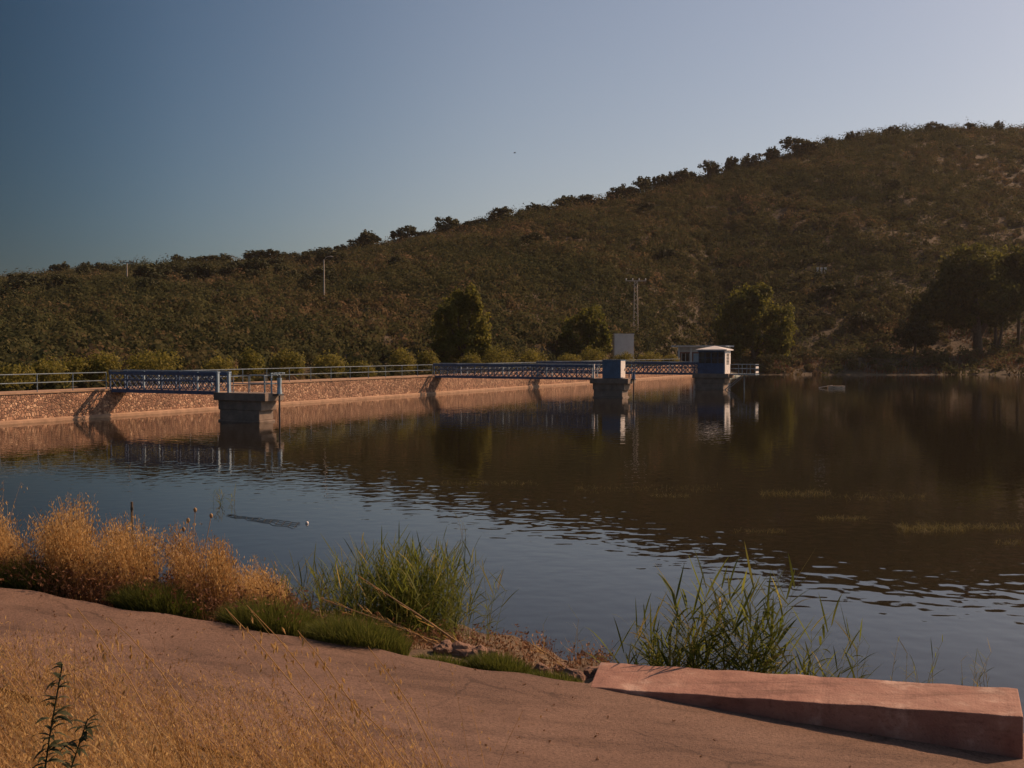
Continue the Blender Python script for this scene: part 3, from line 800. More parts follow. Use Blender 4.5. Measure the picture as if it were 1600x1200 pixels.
def oak(loc, h, w, label, v, rot, group="holm oaks along the ridge"):
    r = empty("holm_oak", loc, label, "tree", group)
    r.scale = (w, w, h); r.rotation_euler.z = rot
    for nm, me in (("crown", proto[v][0]), ("trunk", proto[v][1])):
        o = bpy.data.objects.new(nm, me); COL.objects.link(o); o.parent = r
SKY = [  # px, top y, width px, label
 (97, 410, 19, "lone round oak farthest left on the skyline"),
 (138, 412, 17, "small oak just right of the lone leftmost skyline oak"),
 (283, 401, 22, "small flat-topped oak right of the dark power pole on the skyline"),
 (313, 402, 30, "low wide oak next to the flat-topped skyline oak"),
 (345, 397, 32, "bushy oak left of the long skyline thicket"),
 (402, 394, 32, "squared oak starting the long skyline thicket"),
 (428, 393, 34, "middle oak of the long low skyline thicket"),
 (454, 396, 32, "sloping oak ending the long low skyline thicket"),
 (488, 391, 26, "oak on the skyline directly left of the pale lamp pole's top"),
 (508, 389, 24, "oak on the skyline directly behind the pale lamp pole's top"),
 (535, 385, 20, "small oak right of the lamp pole on the skyline"),
 (560, 375, 24, "dense oak against the taller forked skyline oak"),
 (577, 361, 26, "taller forked oak left of the gap in the skyline row"),
 (637, 356, 26, "pointed oak standing alone between gaps on the skyline"),
 (660, 364, 24, "low oak touching the pointed skyline oak"),
 (697, 341, 30, "rounded boxy oak rising clearly above the mid skyline"),
 (724, 351, 20, "low oak tucked right of the boxy skyline oak"),
 (750, 345, 30, "spreading low oak below the cluster at mid skyline"),
 (781, 327, 32, "knobbly oak topping the cluster at mid skyline"),
 (816, 330, 18, "small round oak right of the knobbly skyline oak"),
 (839, 319, 24, "neat dome-shaped oak left of the long mid ridge thicket"),
 (884, 309, 30, "left oak of the thicket on the middle ridge"),
 (910, 307, 30, "right oak of the thicket on the middle ridge"),
 (958, 296, 26, "low oak where the bare ridge strip begins"),
 (978, 291, 24, "low oak between the bare strip and the upright ridge oak"),
 (1003, 280, 22, "upright oak jutting from the ridge above the lattice pole"),
 (1030, 276, 22, "round oak right of the upright ridge oak"),
 (1050, 271, 20, "smaller round oak in the row right of the upright ridge oak"),
 (1070, 267, 24, "wide oak ending the row on the rising ridge"),
 (1106, 255, 20, "single oak on the steep part of the ridge"),
 (1140, 248, 18, "small oak halfway up the steep ridge"),
 (1172, 243, 24, "wide low oak below the big round ridge oak"),
 (1204, 233, 20, "small dome oak left of the big round ridge oak"),
 (1240, 219, 34, "largest round oak on the ridge, dark against the pale sky"),
 (1292, 215, 22, "low oak right of the largest round ridge oak"),
 (1330, 206, 24, "low oak where the ridge flattens toward the summit"),
 (1388, 198, 26, "low oak on the flat left shoulder of the summit"),
 (1455, 193, 30, "low broad oak on the hill's highest point"),
 (1512, 193, 20, "low oak just past the hill's highest point"),
 (1556, 190, 16, "small upright oak on the summit's right end"),
]
for i, (px, ty, wp, lab) in enumerate(SKY):
    u = (px - 800) / 1640; Y = float(ridge_R(u)) - 3
    g = terr(px, Y); g.z -= 0.9
    h = (CAM_H - (ty - 547) / 1640 * Y) - g.z
    big = 1.25 if px < 1250 else 0.92
    oak(g, max(h, 2.6) * (1.12 if px < 1250 else 1.0), wp / 1640 * Y * 1.35 * big, lab, i % 4, i * 1.7)
belt = np.random.default_rng(4)
for i in range(34):
    px = -30 + 560 * (i + belt.random()) / 34
    if abs(px - 200) < 24: px += 45
    py = float(np.interp(px, RX, RY)) + 6 + 34 * belt.random() ** 1.4
    g = ground_at(px, py); g.z -= 0.5; hh = 3.0 + 2.0 * belt.random()
    oak(g, hh, hh * (1.3 + 0.5 * belt.random()), "dark oak in the belt of trees just below the low left skyline", int(belt.integers(4)), i * 2.3, "oak belt below the left skyline")
for (px, py, hp, wp, lab) in [(833, 388, 20, 36, "dark round oak alone high on the open slope below the knobbly skyline oak"),
        (505, 358 + 60, 22, 24, "dark oak on the slope just under the lamp pole"),
        (1008, 336, 18, 26, "dark oak on the slope below the upright ridge oak"),
        (1040, 412, 22, 34, "pale round bush on the mid slope above the lattice pole"),
        (1395, 300, 16, 24, "dark bush high on the right slope below the summit"),
        (620, 420, 18, 28, "dark bush on the slope below the pointed skyline oak"),
        (330, 440, 20, 34, "dark oak under the left skyline beside the power pole"),
        (115, 470, 20, 36, "dark oak low on the far left slope"),
        (1300, 470, 26, 46, "wide dark oak on the lower slope right of the two-lobed tree"),
        (1345, 520, 28, 46, "dark oak near the shore between two-lobed tree and eucalyptus")]:
    g = ground_at(px, py); oak(g, hp / 1640 * g.y * 1.2, wp / 1640 * g.y, lab, int(px) % 4, px, "oaks and bushes dotted over the slope")

# hillside scrub, too many to count
n = 27000
u = rng.uniform(-0.66, 0.66, n); yd_ = dam_Y(u) + np.where(u > 0.2, 0.5, 5); R_ = ridge_R(u) + 4
Y = np.sqrt(rng.random(n) * (R_ ** 2 - yd_ ** 2) + yd_ ** 2)
x = u * Y
pat = np.sin(x * 0.045 + 2 * np.sin(Y * 0.021)) * np.sin(Y * 0.052 + 1.5 * np.sin(x * 0.017)) + 0.5 * np.sin(x * 0.13 + Y * 0.09)
keep = rng.random(n) < np.clip(1.0 + 0.25 * pat, 0.8, 1)
keep &= ~((u > 0.2) & (Y < 216) & (rng.random(n) < 0.4))
x, Y, u, pat = x[keep], Y[keep], u[keep], pat[keep]
z = terrain_z(u, Y); n = len(x)
rad = (0.85 + 1.6 * rng.random(n) ** 2.4) * (1 + 0.12 * pat) * (1 + 0.45 * (Y > ridge_R(u) - 14) * rng.random(n))
rad = np.where((u < 0.2) & (Y < dam_Y(u) + 24), 0.62, rad)
rr = np.stack([rad * (0.9 + 0.4 * rng.random(n)), rad, rad * (0.7 + 0.35 * rng.random(n))], 1)
qa = QA()
tint = 0.42 - 0.2 * pat + rng.normal(size=n) * 0.2
leafballs(qa, np.stack([x, Y, z + rr[:, 2] * 0.55], 1), rr, 72, 0.42, tint, 0.06, 0.6, 0.45, 0.85)
o = qa.build("hillside_scrub", M['scrub'])
tag(o, "dense low brown and green scrub covering the whole hillside", "scrub", kind="stuff")

# far shore dry grass (uncountable)
n = 16000
u = rng.uniform(0.2, 0.62, n); Y = rng.uniform(184, 226, n)
x = u * Y; z = terrain_z(u, Y)
k = (z > 0.15) & (np.sin(x * 0.2) * np.sin(Y * 0.31) + 0.4 * np.sin(x * 0.07) > -0.35)
b = np.stack([x, Y, z], 1)[k]; n = len(b)
qa = QA(); P = stalks(b, rng.uniform(0.3, 0.8, n), rng.normal(size=(n, 2)) * 0.3, 0.5, 3)
ribbons(qa, P, np.array([[0.16, 0.13, 0.02]]) * np.ones((n, 1)), hside(n), rng.random(n) * 0.35)
tag(qa.build("dry_grass", M['redweed']), "dry straw-coloured grass on the far shore under the eucalyptus trees", "grass", kind="stuff")

# shrubs along the dam and the far shore
def shrub(px, py_top, wpx, off, label, mat='shrub', tint=0.5, group="rounded shrubs behind the dam railing", Yabs=None):
    u = (px - 800) / 1640
    Y = Yabs or float(dam_Y(u)) + off
    g = terr(px, Y)
    top = CAM_H - (py_top - 547) / 1640 * Y
    h = max(top - g.z, 0.8) * 1.2; w = wpx / 1640 * Y / 2
    qa = QA(); sub = 46
    d = rvec(sub); d[:, 2] = np.abs(d[:, 2]) * 1.0 - 0.15
    cen = d * (0.45 + 0.4 * rng.random((sub, 1))) * np.array([w, w * 0.9, h * 0.5]) + np.array([0, 0, h * 0.42])
    leafballs(qa, cen, np.stack([np.full(sub, w * 0.36), np.full(sub, w * 0.36), np.full(sub, h * 0.24)], 1), 46, 0.24, tint + rng.normal(size=sub) * 0.13, 0.14, 0.3, asp=0.45)
    o = qa.build("shrub", M[mat], None, True, loc=g)
    tag(o, label, "shrub", group)
SHR = [(15, 572, 90, 7, "dark low shrub at the left end of the dam railing"),
 (75, 562, 70, 9, "low shrub behind the leftmost railing posts"),
 (118, 556, 80, 11, "medium dark shrub left of the near footbridge's landing"),
 (165, 552, 70, 10, "shrub directly above the near footbridge's landing"),
 (240, 543, 105, 10, "largest bright green shrub, behind the near footbridge"),
 (338, 555, 62, 8, "small yellow-green shrub above the near footbridge's pier end"),
 (392, 549, 52, 9, "round shrub above the near pier's platform"),
 (449, 549, 66, 9, "wide dome shrub right of the near sluice hoist"),
 (513, 552, 62, 9, "second dome shrub right of the near sluice hoist"),
 (565, 566, 50, 7, "very low shrub in the dip between railing shrubs"),
 (628, 546, 50, 9, "twin-topped shrub left of the ragged poplar"),
 (668, 549, 40, 8, "narrow shrub right at the middle footbridge's landing"),
 (735, 556, 46, 6, "small shrub at the foot of the ragged poplar"),
 (782, 543, 66, 8, "pale shrub right of the ragged poplar's foot"),
 (832, 548, 64, 8, "long pale shrub behind the middle footbridge's centre"),
 (888, 553, 50, 8, "low shrub under the rounded olive tree"),
 (925, 545, 56, 8, "bright shrub left of the white tower's foot"),
 (975, 552, 44, 8, "low shrub in front of the white tower"),
 (1015, 550, 40, 8, "round shrub right of the white tower's foot"),
 (1048, 554, 34, 8, "last small shrub before the flat-roofed hut")]
for a in SHR: shrub(*a[:4], a[4], tint=0.55 + 0.25 * random.random())
FAR = [(1165, 556, 60, "dark shrub just behind the gatehouse balcony"), (1212, 553, 66, "dark shrub below the two-lobed tree's right side"), (1262, 548, 64, "dark wide shrub on the shore beside the two-lobed tree"),
       (1312, 546, 60, "dark shrub on the shore above the pale boat"), (1368, 552, 54, "dark shrub right of the pale boat on the shore"), (1402, 562, 40, "small dark shrub on the shore left of the eucalyptus"),
       (1465, 556, 44, "dark shrub under the huge eucalyptus's left branches"), (1440, 566, 30, "smallest pale shrub at the water under the low oak")]
for i, a in enumerate(FAR):
    shrub(a[0], a[1], a[2], 0, a[3], 'oak', 0.5, "dark shrubs along the far shore", Yabs=193 + (i % 3) * 3)

# white boxes on the hillside
for i, (px, lab) in enumerate([(1276, "small white box on the slope, left of two like it"), (1282, "small white box on the slope between two like it"), (1288, "small white box on the slope, right of two like it")]):
    g = ground_at(px, 428); g.z += 1.1
    r = empty("beehive", g, lab, "box", "white boxes in the scrub")
    box_xy(-0.22, 0.22, -0.2, 0.2, -1.3, 0.2).build("body", M['whitepaint'], r, True)
    box_xy(-0.26, 0.26, -0.24, 0.24, 0.2, 0.26).build("lid", M['whitepaint'], r, True)

# ------------------------------------------------------------------ boat and bird
p = pix(1307, 607, 121)
bt = empty("rowing_boat", (p.x, 121, 0), "small pale rowing boat lying low on the dark water near the far shore", "boat")
hm = MB(); rings = []
for i in range(9):
    t = i / 8; xx = -1.0 + 1.9 * t
    w = 0.42 * (math.sin(math.pi * (0.03 + t * 0.72)) ** 0.7) + 0.015; zt = 0.27 + 0.14 * abs(t - 0.55) ** 1.5
    rings.append([(xx, -w, zt), (xx, -w * 0.8, -0.05), (xx, 0, -0.14), (xx, w * 0.8, -0.05), (xx, w, zt), (xx, w - 0.05, zt), (xx, (w - 0.05) * 0.78, 0.0), (xx, 0, -0.06), (xx, -(w - 0.05) * 0.78, 0.0), (xx, -(w - 0.05), zt)])
vv = [q for r_ in rings for q in r_]; ff = []
for i in range(8):
    for k in range(10): ff.append((i * 10 + k, i * 10 + (k + 1) % 10, (i + 1) * 10 + (k + 1) % 10, (i + 1) * 10 + k))
ff += [tuple(range(10)), tuple(80 + k for k in range(9, -1, -1))]
hm.add(vv, ff).build("hull", M['boat'], bt, True)
for xx in (-0.4, 0.45):
    box_xy(xx - 0.12, xx + 0.12, -0.42, 0.42, 0.12, 0.16).build("thwart", M['wood'], bt, True)
MB().tube([(-1.9, 0.5, 0.06), (-0.4, 0.1, 0.34)], 0.03, 6).build("oar", M['whitepaint'], bt, True)

p = pix(804, 239, 150)
bd = empty("bird", p, "tiny dark bird flying alone in the open sky", "bird")
MB().tube([(-0.16, 0, 0), (-0.05, 0, 0.01), (0.08, 0, 0.015), (0.17, 0, 0.03), (0.2, 0, 0.03)], [0.02, 0.05, 0.055, 0.035, 0.01], 8).build("body", M['bird'], bd, True, smooth=True)
for sg in (-1, 1):
    MB().add([(0.08, sg * 0.03, 0.02), (-0.05, sg * 0.03, 0.02), (-0.02, sg * 0.2, 0.08), (0.09, sg * 0.2, 0.09), (-0.06, sg * 0.36, 0.05),
              (0.08, sg * 0.03, 0.035), (-0.05, sg * 0.03, 0.03), (-0.02, sg * 0.2, 0.09), (0.09, sg * 0.2, 0.1), (-0.06, sg * 0.36, 0.055)],
             [(0, 1, 2, 3), (3, 2, 4), (5, 8, 7, 6), (8, 9, 7)]).build("wing", M['bird'], bd, True)

# ------------------------------------------------------------------ concrete block on the slipway
def blk():
    zt = 0.925
    nl, fl, fr, nr = Vector((0.80, 10.72, zt)), Vector((0.98, 11.60, zt)), Vector((5.20, 10.68, zt)), Vector((4.855, 9.86, zt))
    n = 150; m = MB(); vs = []; cr = np.random.default_rng(3); chip = np.convolve(cr.random(n + 5) ** 6, [0.3, 0.4, 0.3], 'same')
    for i in range(n + 1):
        t = i / n
        a = nl.lerp(nr, t); b = fl.lerp(fr, t)
        j = 0.008 * math.sin(i * 2.1) + 0.006 * math.sin(i * 5.3)
        j = 0.008 * math.sin(i * 0.33) + 0.012 * chip[i]
        a = a + Vector((0, j, 0.004 * math.sin(i * 0.21) - 0.012 * chip[i])); b = b + Vector((0, -j, 0.004 * math.sin(i * 0.27) - 0.008 * chip[i + 2]))
        za = float(zslip(a.x)) - 0.3
        vs += [a, b, Vector((b.x, b.y, za)), Vector((a.x, a.y - 0.015, za))]
    fs = []
    for i in range(n):
        o_, p_ = i * 4, i * 4 + 4
        for k in range(4): fs.append((o_ + k, o_ + (k + 1) % 4, p_ + (k + 1) % 4, p_ + k))
    fs += [(3, 2, 1, 0), (n * 4, n * 4 + 1, n * 4 + 2, n * 4 + 3)]
    m.add(vs, fs)
    o = m.build("concrete_block", M['block'], loc=(2.9, 10.7, 0.6), bevel=0.012)
    return tag(o, "long flat-topped concrete wedge at the slipway's lower edge beside the reeds", "concrete block")
blk()

# ------------------------------------------------------------------ plants
def oats(qa, base, h, lean, bend=0.45, w=0.003, K=6, spik=9, sl=0.022, tint=0.48, tj=0.33, top=0.62):
    n = len(base)
    P = stalks(base, h, lean, bend, K)
    prof = np.linspace(1, 0.35, K)
    tn = tint + rng.normal(size=n) * tj
    ribbons(qa, P, w * prof[None] * np.ones((n, 1)), hside(n), tn)
    if spik:
        t = top + (1 - top) * rng.random((n, spik)) ** 0.8
        f = t * (K - 1); i = np.minimum(f.astype(int), K - 2); fr = (f - i)[..., None]
        r = np.arange(n)[:, None]
        c = P[r, i] * (1 - fr) + P[r, i + 1] * fr
        off = rng.normal(size=(n, spik, 3)) * np.array([1, 1, 0.3]) * (np.asarray(h)[:, None, None] * 0.045)
        c = (c + off).reshape(-1, 3); m = len(c)
        ax = unit(np.stack([rng.normal(size=m) * 0.45 - 0.25, rng.normal(size=m) * 0.45, -np.ones(m)], 1))
        sd = unit(np.cross(ax, rvec(m)))
        L = (sl * (0.7 + 0.6 * rng.random(m)))[:, None]
        q = np.stack([c, c + ax * L * 0.45 + sd * L * 0.16, c + ax * L, c + ax * L * 0.45 - sd * L * 0.16], 1)
        qa.add(q, np.clip(np.repeat(tn, spik) + 0.3 + rng.normal(size=m) * 0.15, 0, 1))

def nz(x, y): return near_z(x, y)

# foreground wild oats and straw between the camera and the slipway
qa = QA()
def fore(n, xr, yr, hr, lean_mu, w, spik, sl, cond):
    x = rng.uniform(*xr, n); y = rng.uniform(*yr, n)
    k = cond(x, y) & (rng.random(n) < np.clip(0.75 + 0.6 * np.sin(x * 3.1 + 1.7 * np.sin(y * 2.3)) * np.sin(y * 2.7 + x), 0.12, 1)); x, y = x[k], y[k]; n = len(x)
    b = np.stack([x, y, nz(x, y) - 0.02], 1)
    lean = np.stack([rng.normal(lean_mu, 0.3, n), rng.normal(0, 0.22, n)], 1)
    oats(qa, b, rng.uniform(*hr, n), lean, 0.45, w, 6, spik, sl)
inview = lambda x, y: np.abs(x) < 0.56 * y + 0.5
fore(11000, (-7, 1.0), (4.0, 10.6), (0.2, 0.75), -0.4, 0.0042, 6, 0.026, lambda x, y: inview(x, y) & (y < edge_near(x) + 0.25 - 0.5 * rng.random(len(x)) ** 2) & (x < -0.2 - 0.05 * (y - 7) + 0.9 * (rng.random(len(x)) - 0.5)))
fore(7000, (-4.5, 0.8), (2.6, 5.5), (0.3, 0.78), -0.45, 0.0036, 8, 0.024, lambda x, y: inview(x, y) & (x < 0.0 + 0.5 * rng.random(len(x))))
fore(2600, (-4.5, 0.5), (3.0, 8.0), (0.8, 1.3), -0.8, 0.0052, 10, 0.026, lambda x, y: inview(x, y) & (x < -0.05 * y + 0.3))
fore(620, (-2.2, 0.4), (2.6, 4.4), (0.75, 1.15), -0.85, 0.0036, 9, 0.022, lambda x, y: inview(x, y))
fore(140, (-0.6, 1.6), (5.2, 7.6), (0.3, 0.7), -0.6, 0.003, 8, 0.02, lambda x, y: y < edge_near(x) + 0.1)
tag(qa.build("foreground_grass", M['oats']), "dense dry straw grass filling the lower left corner of the slope", "grass", kind="stuff")

# single tall wild oats that stand out over the slipway
OAT = [((352, 950), (545, 1195), 3.0, "tallest wild oat with big pale spikelets leaning left over the slipway"),
       ((465, 985), (600, 1190), 3.1, "wild oat with a few pale spikelets below the green grass mound"),
       ((385, 945), (580, 1190), 3.2, "wild oat stem close behind the tallest one"),
       ((575, 1010), (690, 1195), 3.4, "short wild oat bending left near the slipway's middle"),
       ((170, 965), (300, 1120), 3.3, "thin wild oat over the shaded left end of the slipway"),
       ((120, 950), (250, 1150), 3.1, "thin wild oat left of the white litter"),
       ((515, 1070), (640, 1200), 3.0, "low wild oat with bright spikelets at the grass edge")]
for (tp, bp, Yd, lab) in OAT:
    A = pix(*bp, Yd); B = pix(*tp, Yd + 0.1); dirv = (A - B)
    gz = float(nz(A.x, A.y)); ext = max(0.0, (A.z - gz)) / max(dirv.z * -1, 0.05)
    A2 = Vector((A.x + 0.12, A.y, gz - 0.02))
    r = empty("wild_oat", A2, lab, "grass stem", "single wild oats over the slipway")
    m = MB(); mid = A
    pts = [A2, A2.lerp(A, 0.6), A, A.lerp(B, 0.4) + Vector((0.01, 0, 0.015)), A.lerp(B, 0.75) + Vector((0.0, 0, 0.02)), B]
    m.tube(pts, [0.0022, 0.0022, 0.002, 0.0018, 0.0014, 0.001], 5)
    me = bpy.data.meshes.new("stem"); me.from_pydata(m.v, [], m.f)
    at = me.attributes.new("tint", 'FLOAT', 'FACE'); at.data.foreach_set("value", [0.75] * len(me.polygons))
    link_mesh("stem", me, M['oats'], r)
    qs = QA(); n = 16
    t = rng.random(n) ** 0.7 * 0.42
    c = np.array(B)[None] * (1 - t[:, None]) + np.array(A)[None] * t[:, None] + rng.normal(size=(n, 3)) * np.array([0.022, 0.02, 0.010]) + np.array([0.012, 0, -0.01])
    ax = unit(np.stack([rng.normal(size=n) * 0.25 + 0.2, rng.normal(size=n) * 0.3, -np.ones(n)], 1))
    for kk in range(3):
        sd = unit(np.cross(ax, rvec(n))); L = (0.022 * (0.8 + 0.5 * rng.random(n)))[:, None]
        qs.add(np.stack([c, c + ax * L * 0.4 + sd * L * 0.17, c + ax * L, c + ax * L * 0.4 - sd * L * 0.17], 1), 0.85 + 0.15 * rng.random(n))
    ln_ = unit(np.array(B - A)[None]); foot = np.array(A)[None] + ((c - np.array(A)) * ln_).sum(1, keepdims=True) * ln_ - ln_ * 0.01
    ribbons(qs, np.stack([foot, (foot + c) / 2 + np.array([0, 0, 0.004]), c], 1), np.full((n, 3), 0.0012), rvec(n), 0.8)
    tr_ = np.linspace(0.45, 0, 6)[:, None]; rch = np.array(B) * (1 - tr_) + np.array(A) * tr_
    ribbons(qs, rch[None], np.full((1, 6), 0.0016), np.array([[1.0, 0, 0]]), 0.8)
    qs.build("panicle", M['oats'], r)

# dry tussocks on the bank
def tussock(px0, px1, y0, y1, n, hr, label, lean=-0.18, tint=0.58):
    X0, X1 = (px0 - 800) / 1640, (px1 - 800) / 1640
    y = rng.uniform(y0, y1, n)
    a = rng.beta(2.0, 2.0, n)
    x = ((X0 + X1) / 2 + (X1 - X0) * (a - 0.5) * 0.75 + 0.006) * y
    b = np.stack([x, y, nz(x, y) - 0.02], 1)
    q = QA()
    kc = np.clip((a * 6 + rng.normal(size=n) * 0.25).astype(int), 0, 5)
    kl = rng.normal(size=6) * 0.14; kh = 0.78 + 0.26 * rng.random(6)
    a = np.clip((kc + 0.5) / 6 + rng.normal(size=n) * 0.045, 0.02, 0.98)
    x = ((X0 + X1) / 2 + (X1 - X0) * (a - 0.5) * 0.85 + 0.006) * y
    b = np.stack([x, y, nz(x, y) - 0.02], 1)
    lean = lean + kl[kc]
    prof = (0.66 + 0.34 * np.sin(np.pi * a)) * kh[kc]
    oats(q, b, (hr[0] * 0.7 + (hr[1] * 1.04 - hr[0] * 0.7) * rng.random(n) ** 0.9) * prof, np.stack([rng.normal(lean, 0.10, n) + (a - 0.5) * 0.55 - 0.12, rng.normal(0, 0.15, n)], 1), 0.5, 0.008, 6, 11, 0.042, tint, 0.25, 0.55)
    c = Vector((float(x.mean()), float(y.mean()), float(nz(x.mean(), y.mean()))))
    o = q.build("dry_grass_tussock", M['oats'], loc=c)
    tag(o, label, "grass tussock", "tall straw tussocks on the left bank")
tussock(-80, 54, 12.9, 14.6, 825, (1.0, 1.42), "straw-coloured tussock cut off by the photo's left edge above the slipway")
tussock(64, 142, 12.7, 14.2, 750, (1.0, 1.45), "tallest straw tussock, second from the photo's left edge", -0.12)
tussock(150, 240, 12.6, 14.2, 825, (0.9, 1.40), "middle straw tussock left of the dark stake", -0.16)
tussock(276, 378, 12.5, 14.0, 750, (0.85, 1.40), "reddish straw tussock with round seed heads left of the green reeds", -0.08, 0.32)
tussock(372, 462, 12.6, 14.2, 420, (0.65, 1.1), "lowest straw tussock between reddish tussock and green reeds", -0.3)

# rusty low weeds at the tussocks' feet and along the debris line
q = QA()
def weeds(q, px0, px1, dmin, dmax, n, hr, size, tint):
    u = rng.uniform((px0 - 800) / 1640, (px1 - 800) / 1640, n)
    y = edge_far(u * 12.3) + rng.uniform(dmin, dmax, n); x = u * y
    b = np.stack([x, y, nz(x, y)], 1); h = rng.uniform(*hr, n)
    P = stalks(b, h, rng.normal(size=(n, 2)) * 0.35, 0.4, 4)
    ribbons(q, P, np.array([[0.006, 0.005, 0.004, 0.002]]) * np.ones((n, 1)), hside(n), tint + rng.normal(size=n) * 0.2)
    m = n * 4; i = rng.integers(0, n, m); k = rng.integers(1, 4, m)
    c = P[i, k] + rng.normal(size=(m, 3)) * 0.025
    q.add(leaf_quads(c, rvec(m), size * (0.5 + rng.random(m)), 0.4), tint + rng.normal(size=m) * 0.2)
weeds(q, -40, 470, 0.25, 2.2, 3200, (0.2, 0.55), 0.05, 0.35)
weeds(q, 480, 960, 0.9, 3.6, 700, (0.06, 0.32), 0.05, 0.55)
tag(q.build("rusty_weeds", M['redweed']), "low rusty brown weeds along the bank behind the slipway", "weeds", kind="stuff")

# green grass mounds
def mound(cx, cy, rx, ry, n, hr, label, tint=0.5):
    r = np.sqrt(rng.random(n)); a = rng.random(n) * 2 * np.pi
    x = cx + rx * r * np.cos(a); y = cy + ry * r * np.sin(a)
    dome = 0.16 * (1 - r * r)
    b = np.stack([x, y, nz(x, y) + dome * 0.0], 1)
    h = rng.uniform(*hr, n) * (0.55 + 0.6 * (1 - r * r))
    lean = np.stack([np.cos(a) * r * 0.35 - 0.12, np.sin(a) * r * 0.35], 1) + rng.normal(size=(n, 2)) * 0.25
    P = stalks(b, h, lean, 0.6, 4); q = QA()
    ribbons(q, P, np.array([[0.006, 0.006, 0.005, 0.001]]) * np.ones((n, 1)), hside(n), tint + rng.normal(size=n) * 0.22)
    o = q.build("grass_mound", M['grass'], loc=Vector((cx, cy, float(nz(cx, cy)))))
    tag(o, label, "grass mound", "green grass mounds along the slipway edge")
mound(-4.15, 12.35, 0.55, 0.36, 3800, (0.26, 0.42), "dark green grass mound hanging over the slipway's shaded left part", 0.25)
mound(-2.80, 12.05, 0.52, 0.42, 3600, (0.30, 0.46), "bright green grass mound before the tall green reeds")
mound(-1.72, 11.72, 0.56, 0.40, 3600, (0.28, 0.42), "widest bright green grass mound right of its twin before the reeds")
mound(-0.10, 11.35, 0.36, 0.28, 1800, (0.14, 0.24), "small green grass tuft at the slipway edge near the stones", 0.4)
mound(0.45, 11.1, 0.3, 0.2, 900, (0.08, 0.15), "flat green grass tuft at the concrete wedge's left tip", 0.4)
mound(-5.9, 12.9, 0.5, 0.4, 1800, (0.3, 0.5), "dark grass clump at the left edge of the photo behind the slipway", 0.15)
mound(-0.75, 11.3, 0.35, 0.14, 700, (0.06, 0.13), "low green strip of grass between wide mound and small tuft", 0.45)

# reeds
def reeds(bx, by, bz, n_st, hr, label, spread, lean=0.0, leaves=9, ll=(0.28, 0.5), lw=0.021, group="reed clumps at the water's edge", name="reed_clump", tint=0.4, cat="reeds"):
    n = n_st
    x = bx + rng.normal(size=n) * spread[0] if spread[0] else np.full(n, bx); y = by + rng.normal(size=n) * spread[1]
    z = np.full(n, bz)
    h = rng.uniform(*hr, n)
    base = np.stack([x, y, z - 0.15], 1)
    ln = np.stack([rng.normal(lean, 0.12, n) + (x - bx) * 0.12, rng.normal(0, 0.1, n)], 1)
    P = stalks(base, h + 0.15, ln, 0.6, 7)
    root = empty(name, (bx, by, bz), label, cat, group)
    prof = np.linspace(1, 0.4, 7)
    own = np.argsort(-h)[:100]; rest = np.argsort(-h)[100:]
    for kk in own:
        q = QA()
        for sd_ in ([1.0, 0, 0], [0, 1.0, 0]):
            ribbons(q, P[kk:kk + 1], 0.008 * prof[None], np.array([sd_]), tint + 0.3 + rng.normal() * 0.1)
        q.build("stem", M['reed'], root)
    if len(rest):
        q = QA()
        for sd_ in ([1.0, 0, 0], [0, 1.0, 0]):
            ribbons(q, P[rest], 0.008 * prof[None] * np.ones((len(rest), 1)), np.tile(np.array([sd_]), (len(rest), 1)), tint + 0.3 + rng.normal(size=len(rest)) * 0.12)
        tag(q.build("stems", M['reed'], root), kind="stuff")
    q = QA(); m = n * leaves
    t = np.tile(np.linspace(0.25, 0.98, leaves), n); si = np.repeat(np.arange(n), leaves)
    f = t * 6; i = np.minimum(f.astype(int), 5); fr = (f - i)[:, None]
    c = P[si, i] * (1 - fr) + P[si, i + 1] * fr
    az = rng.random(m) * 2 * np.pi
    out = np.stack([np.cos(az), np.sin(az) * 0.8, np.zeros(m)], 1)
    L = rng.uniform(*ll, m)[:, None, None] * (0.75 + 0.25 * (1 - np.abs(t - 0.6)))[:, None, None]
    rise = (0.55 + 0.5 * rng.random(m) + 0.5 * (t > 0.85))[:, None, None]
    drp = (0.12 + 0.42 * rng.random(m) ** 1.5 - 0.12 * (t > 0.85))[:, None, None]
    tau = np.linspace(0, 1, 6)[None, :, None]
    Q = c[:, None] + L * (out[:, None] * tau * 0.9 + np.array([0, 0, 1.0]) * (rise * tau - drp * 1.2 * tau ** 2.2))
    wp = np.array([0.5, 0.95, 1.0, 0.8, 0.5, 0.02])
    side = unit(np.cross(out, np.array([0, 0, 1.0])) + 0.5 * rvec(m))
    ribbons(q, Q, lw * wp[None] * (0.7 + 0.5 * rng.random((m, 1))), side, tint + rng.normal(size=m) * 0.25)
    q.build("leaves", M['reed'], root)
    return root
reeds(-1.55, 14.6, 0.30, 460, (0.55, 1.30), "dense bright green reed clump on the bank above the grass mounds", (0.42, 0.4), 0.03, 9, (0.2, 0.36), 0.017)
reeds(-2.55, 13.9, 0.50, 90, (0.45, 0.95), "shorter mixed reed clump left of the dense green one", (0.35, 0.35), -0.05, 7, (0.2, 0.35), 0.014, tint=0.5)
reeds(2.5, 12.15, 0.10, 64, (0.7, 1.75), "tall open reed clump standing in water behind the concrete wedge", (0.40, 0.16), 0.0, 12, (0.28, 0.46), 0.030)
reeds(1.88, 12.2, 0.10, 50, (0.4, 1.2), "lower leaning reed clump at the concrete wedge's left part", (0.24, 0.2), -0.15, 11, (0.24, 0.42), 0.024, tint=0.5)
reeds(3.2, 12.0, 0.05, 28, (0.4, 1.2), "thinning reed clump at the right of the tall one", (0.28, 0.2), 0.12, 8, (0.25, 0.45), 0.020, tint=0.5)
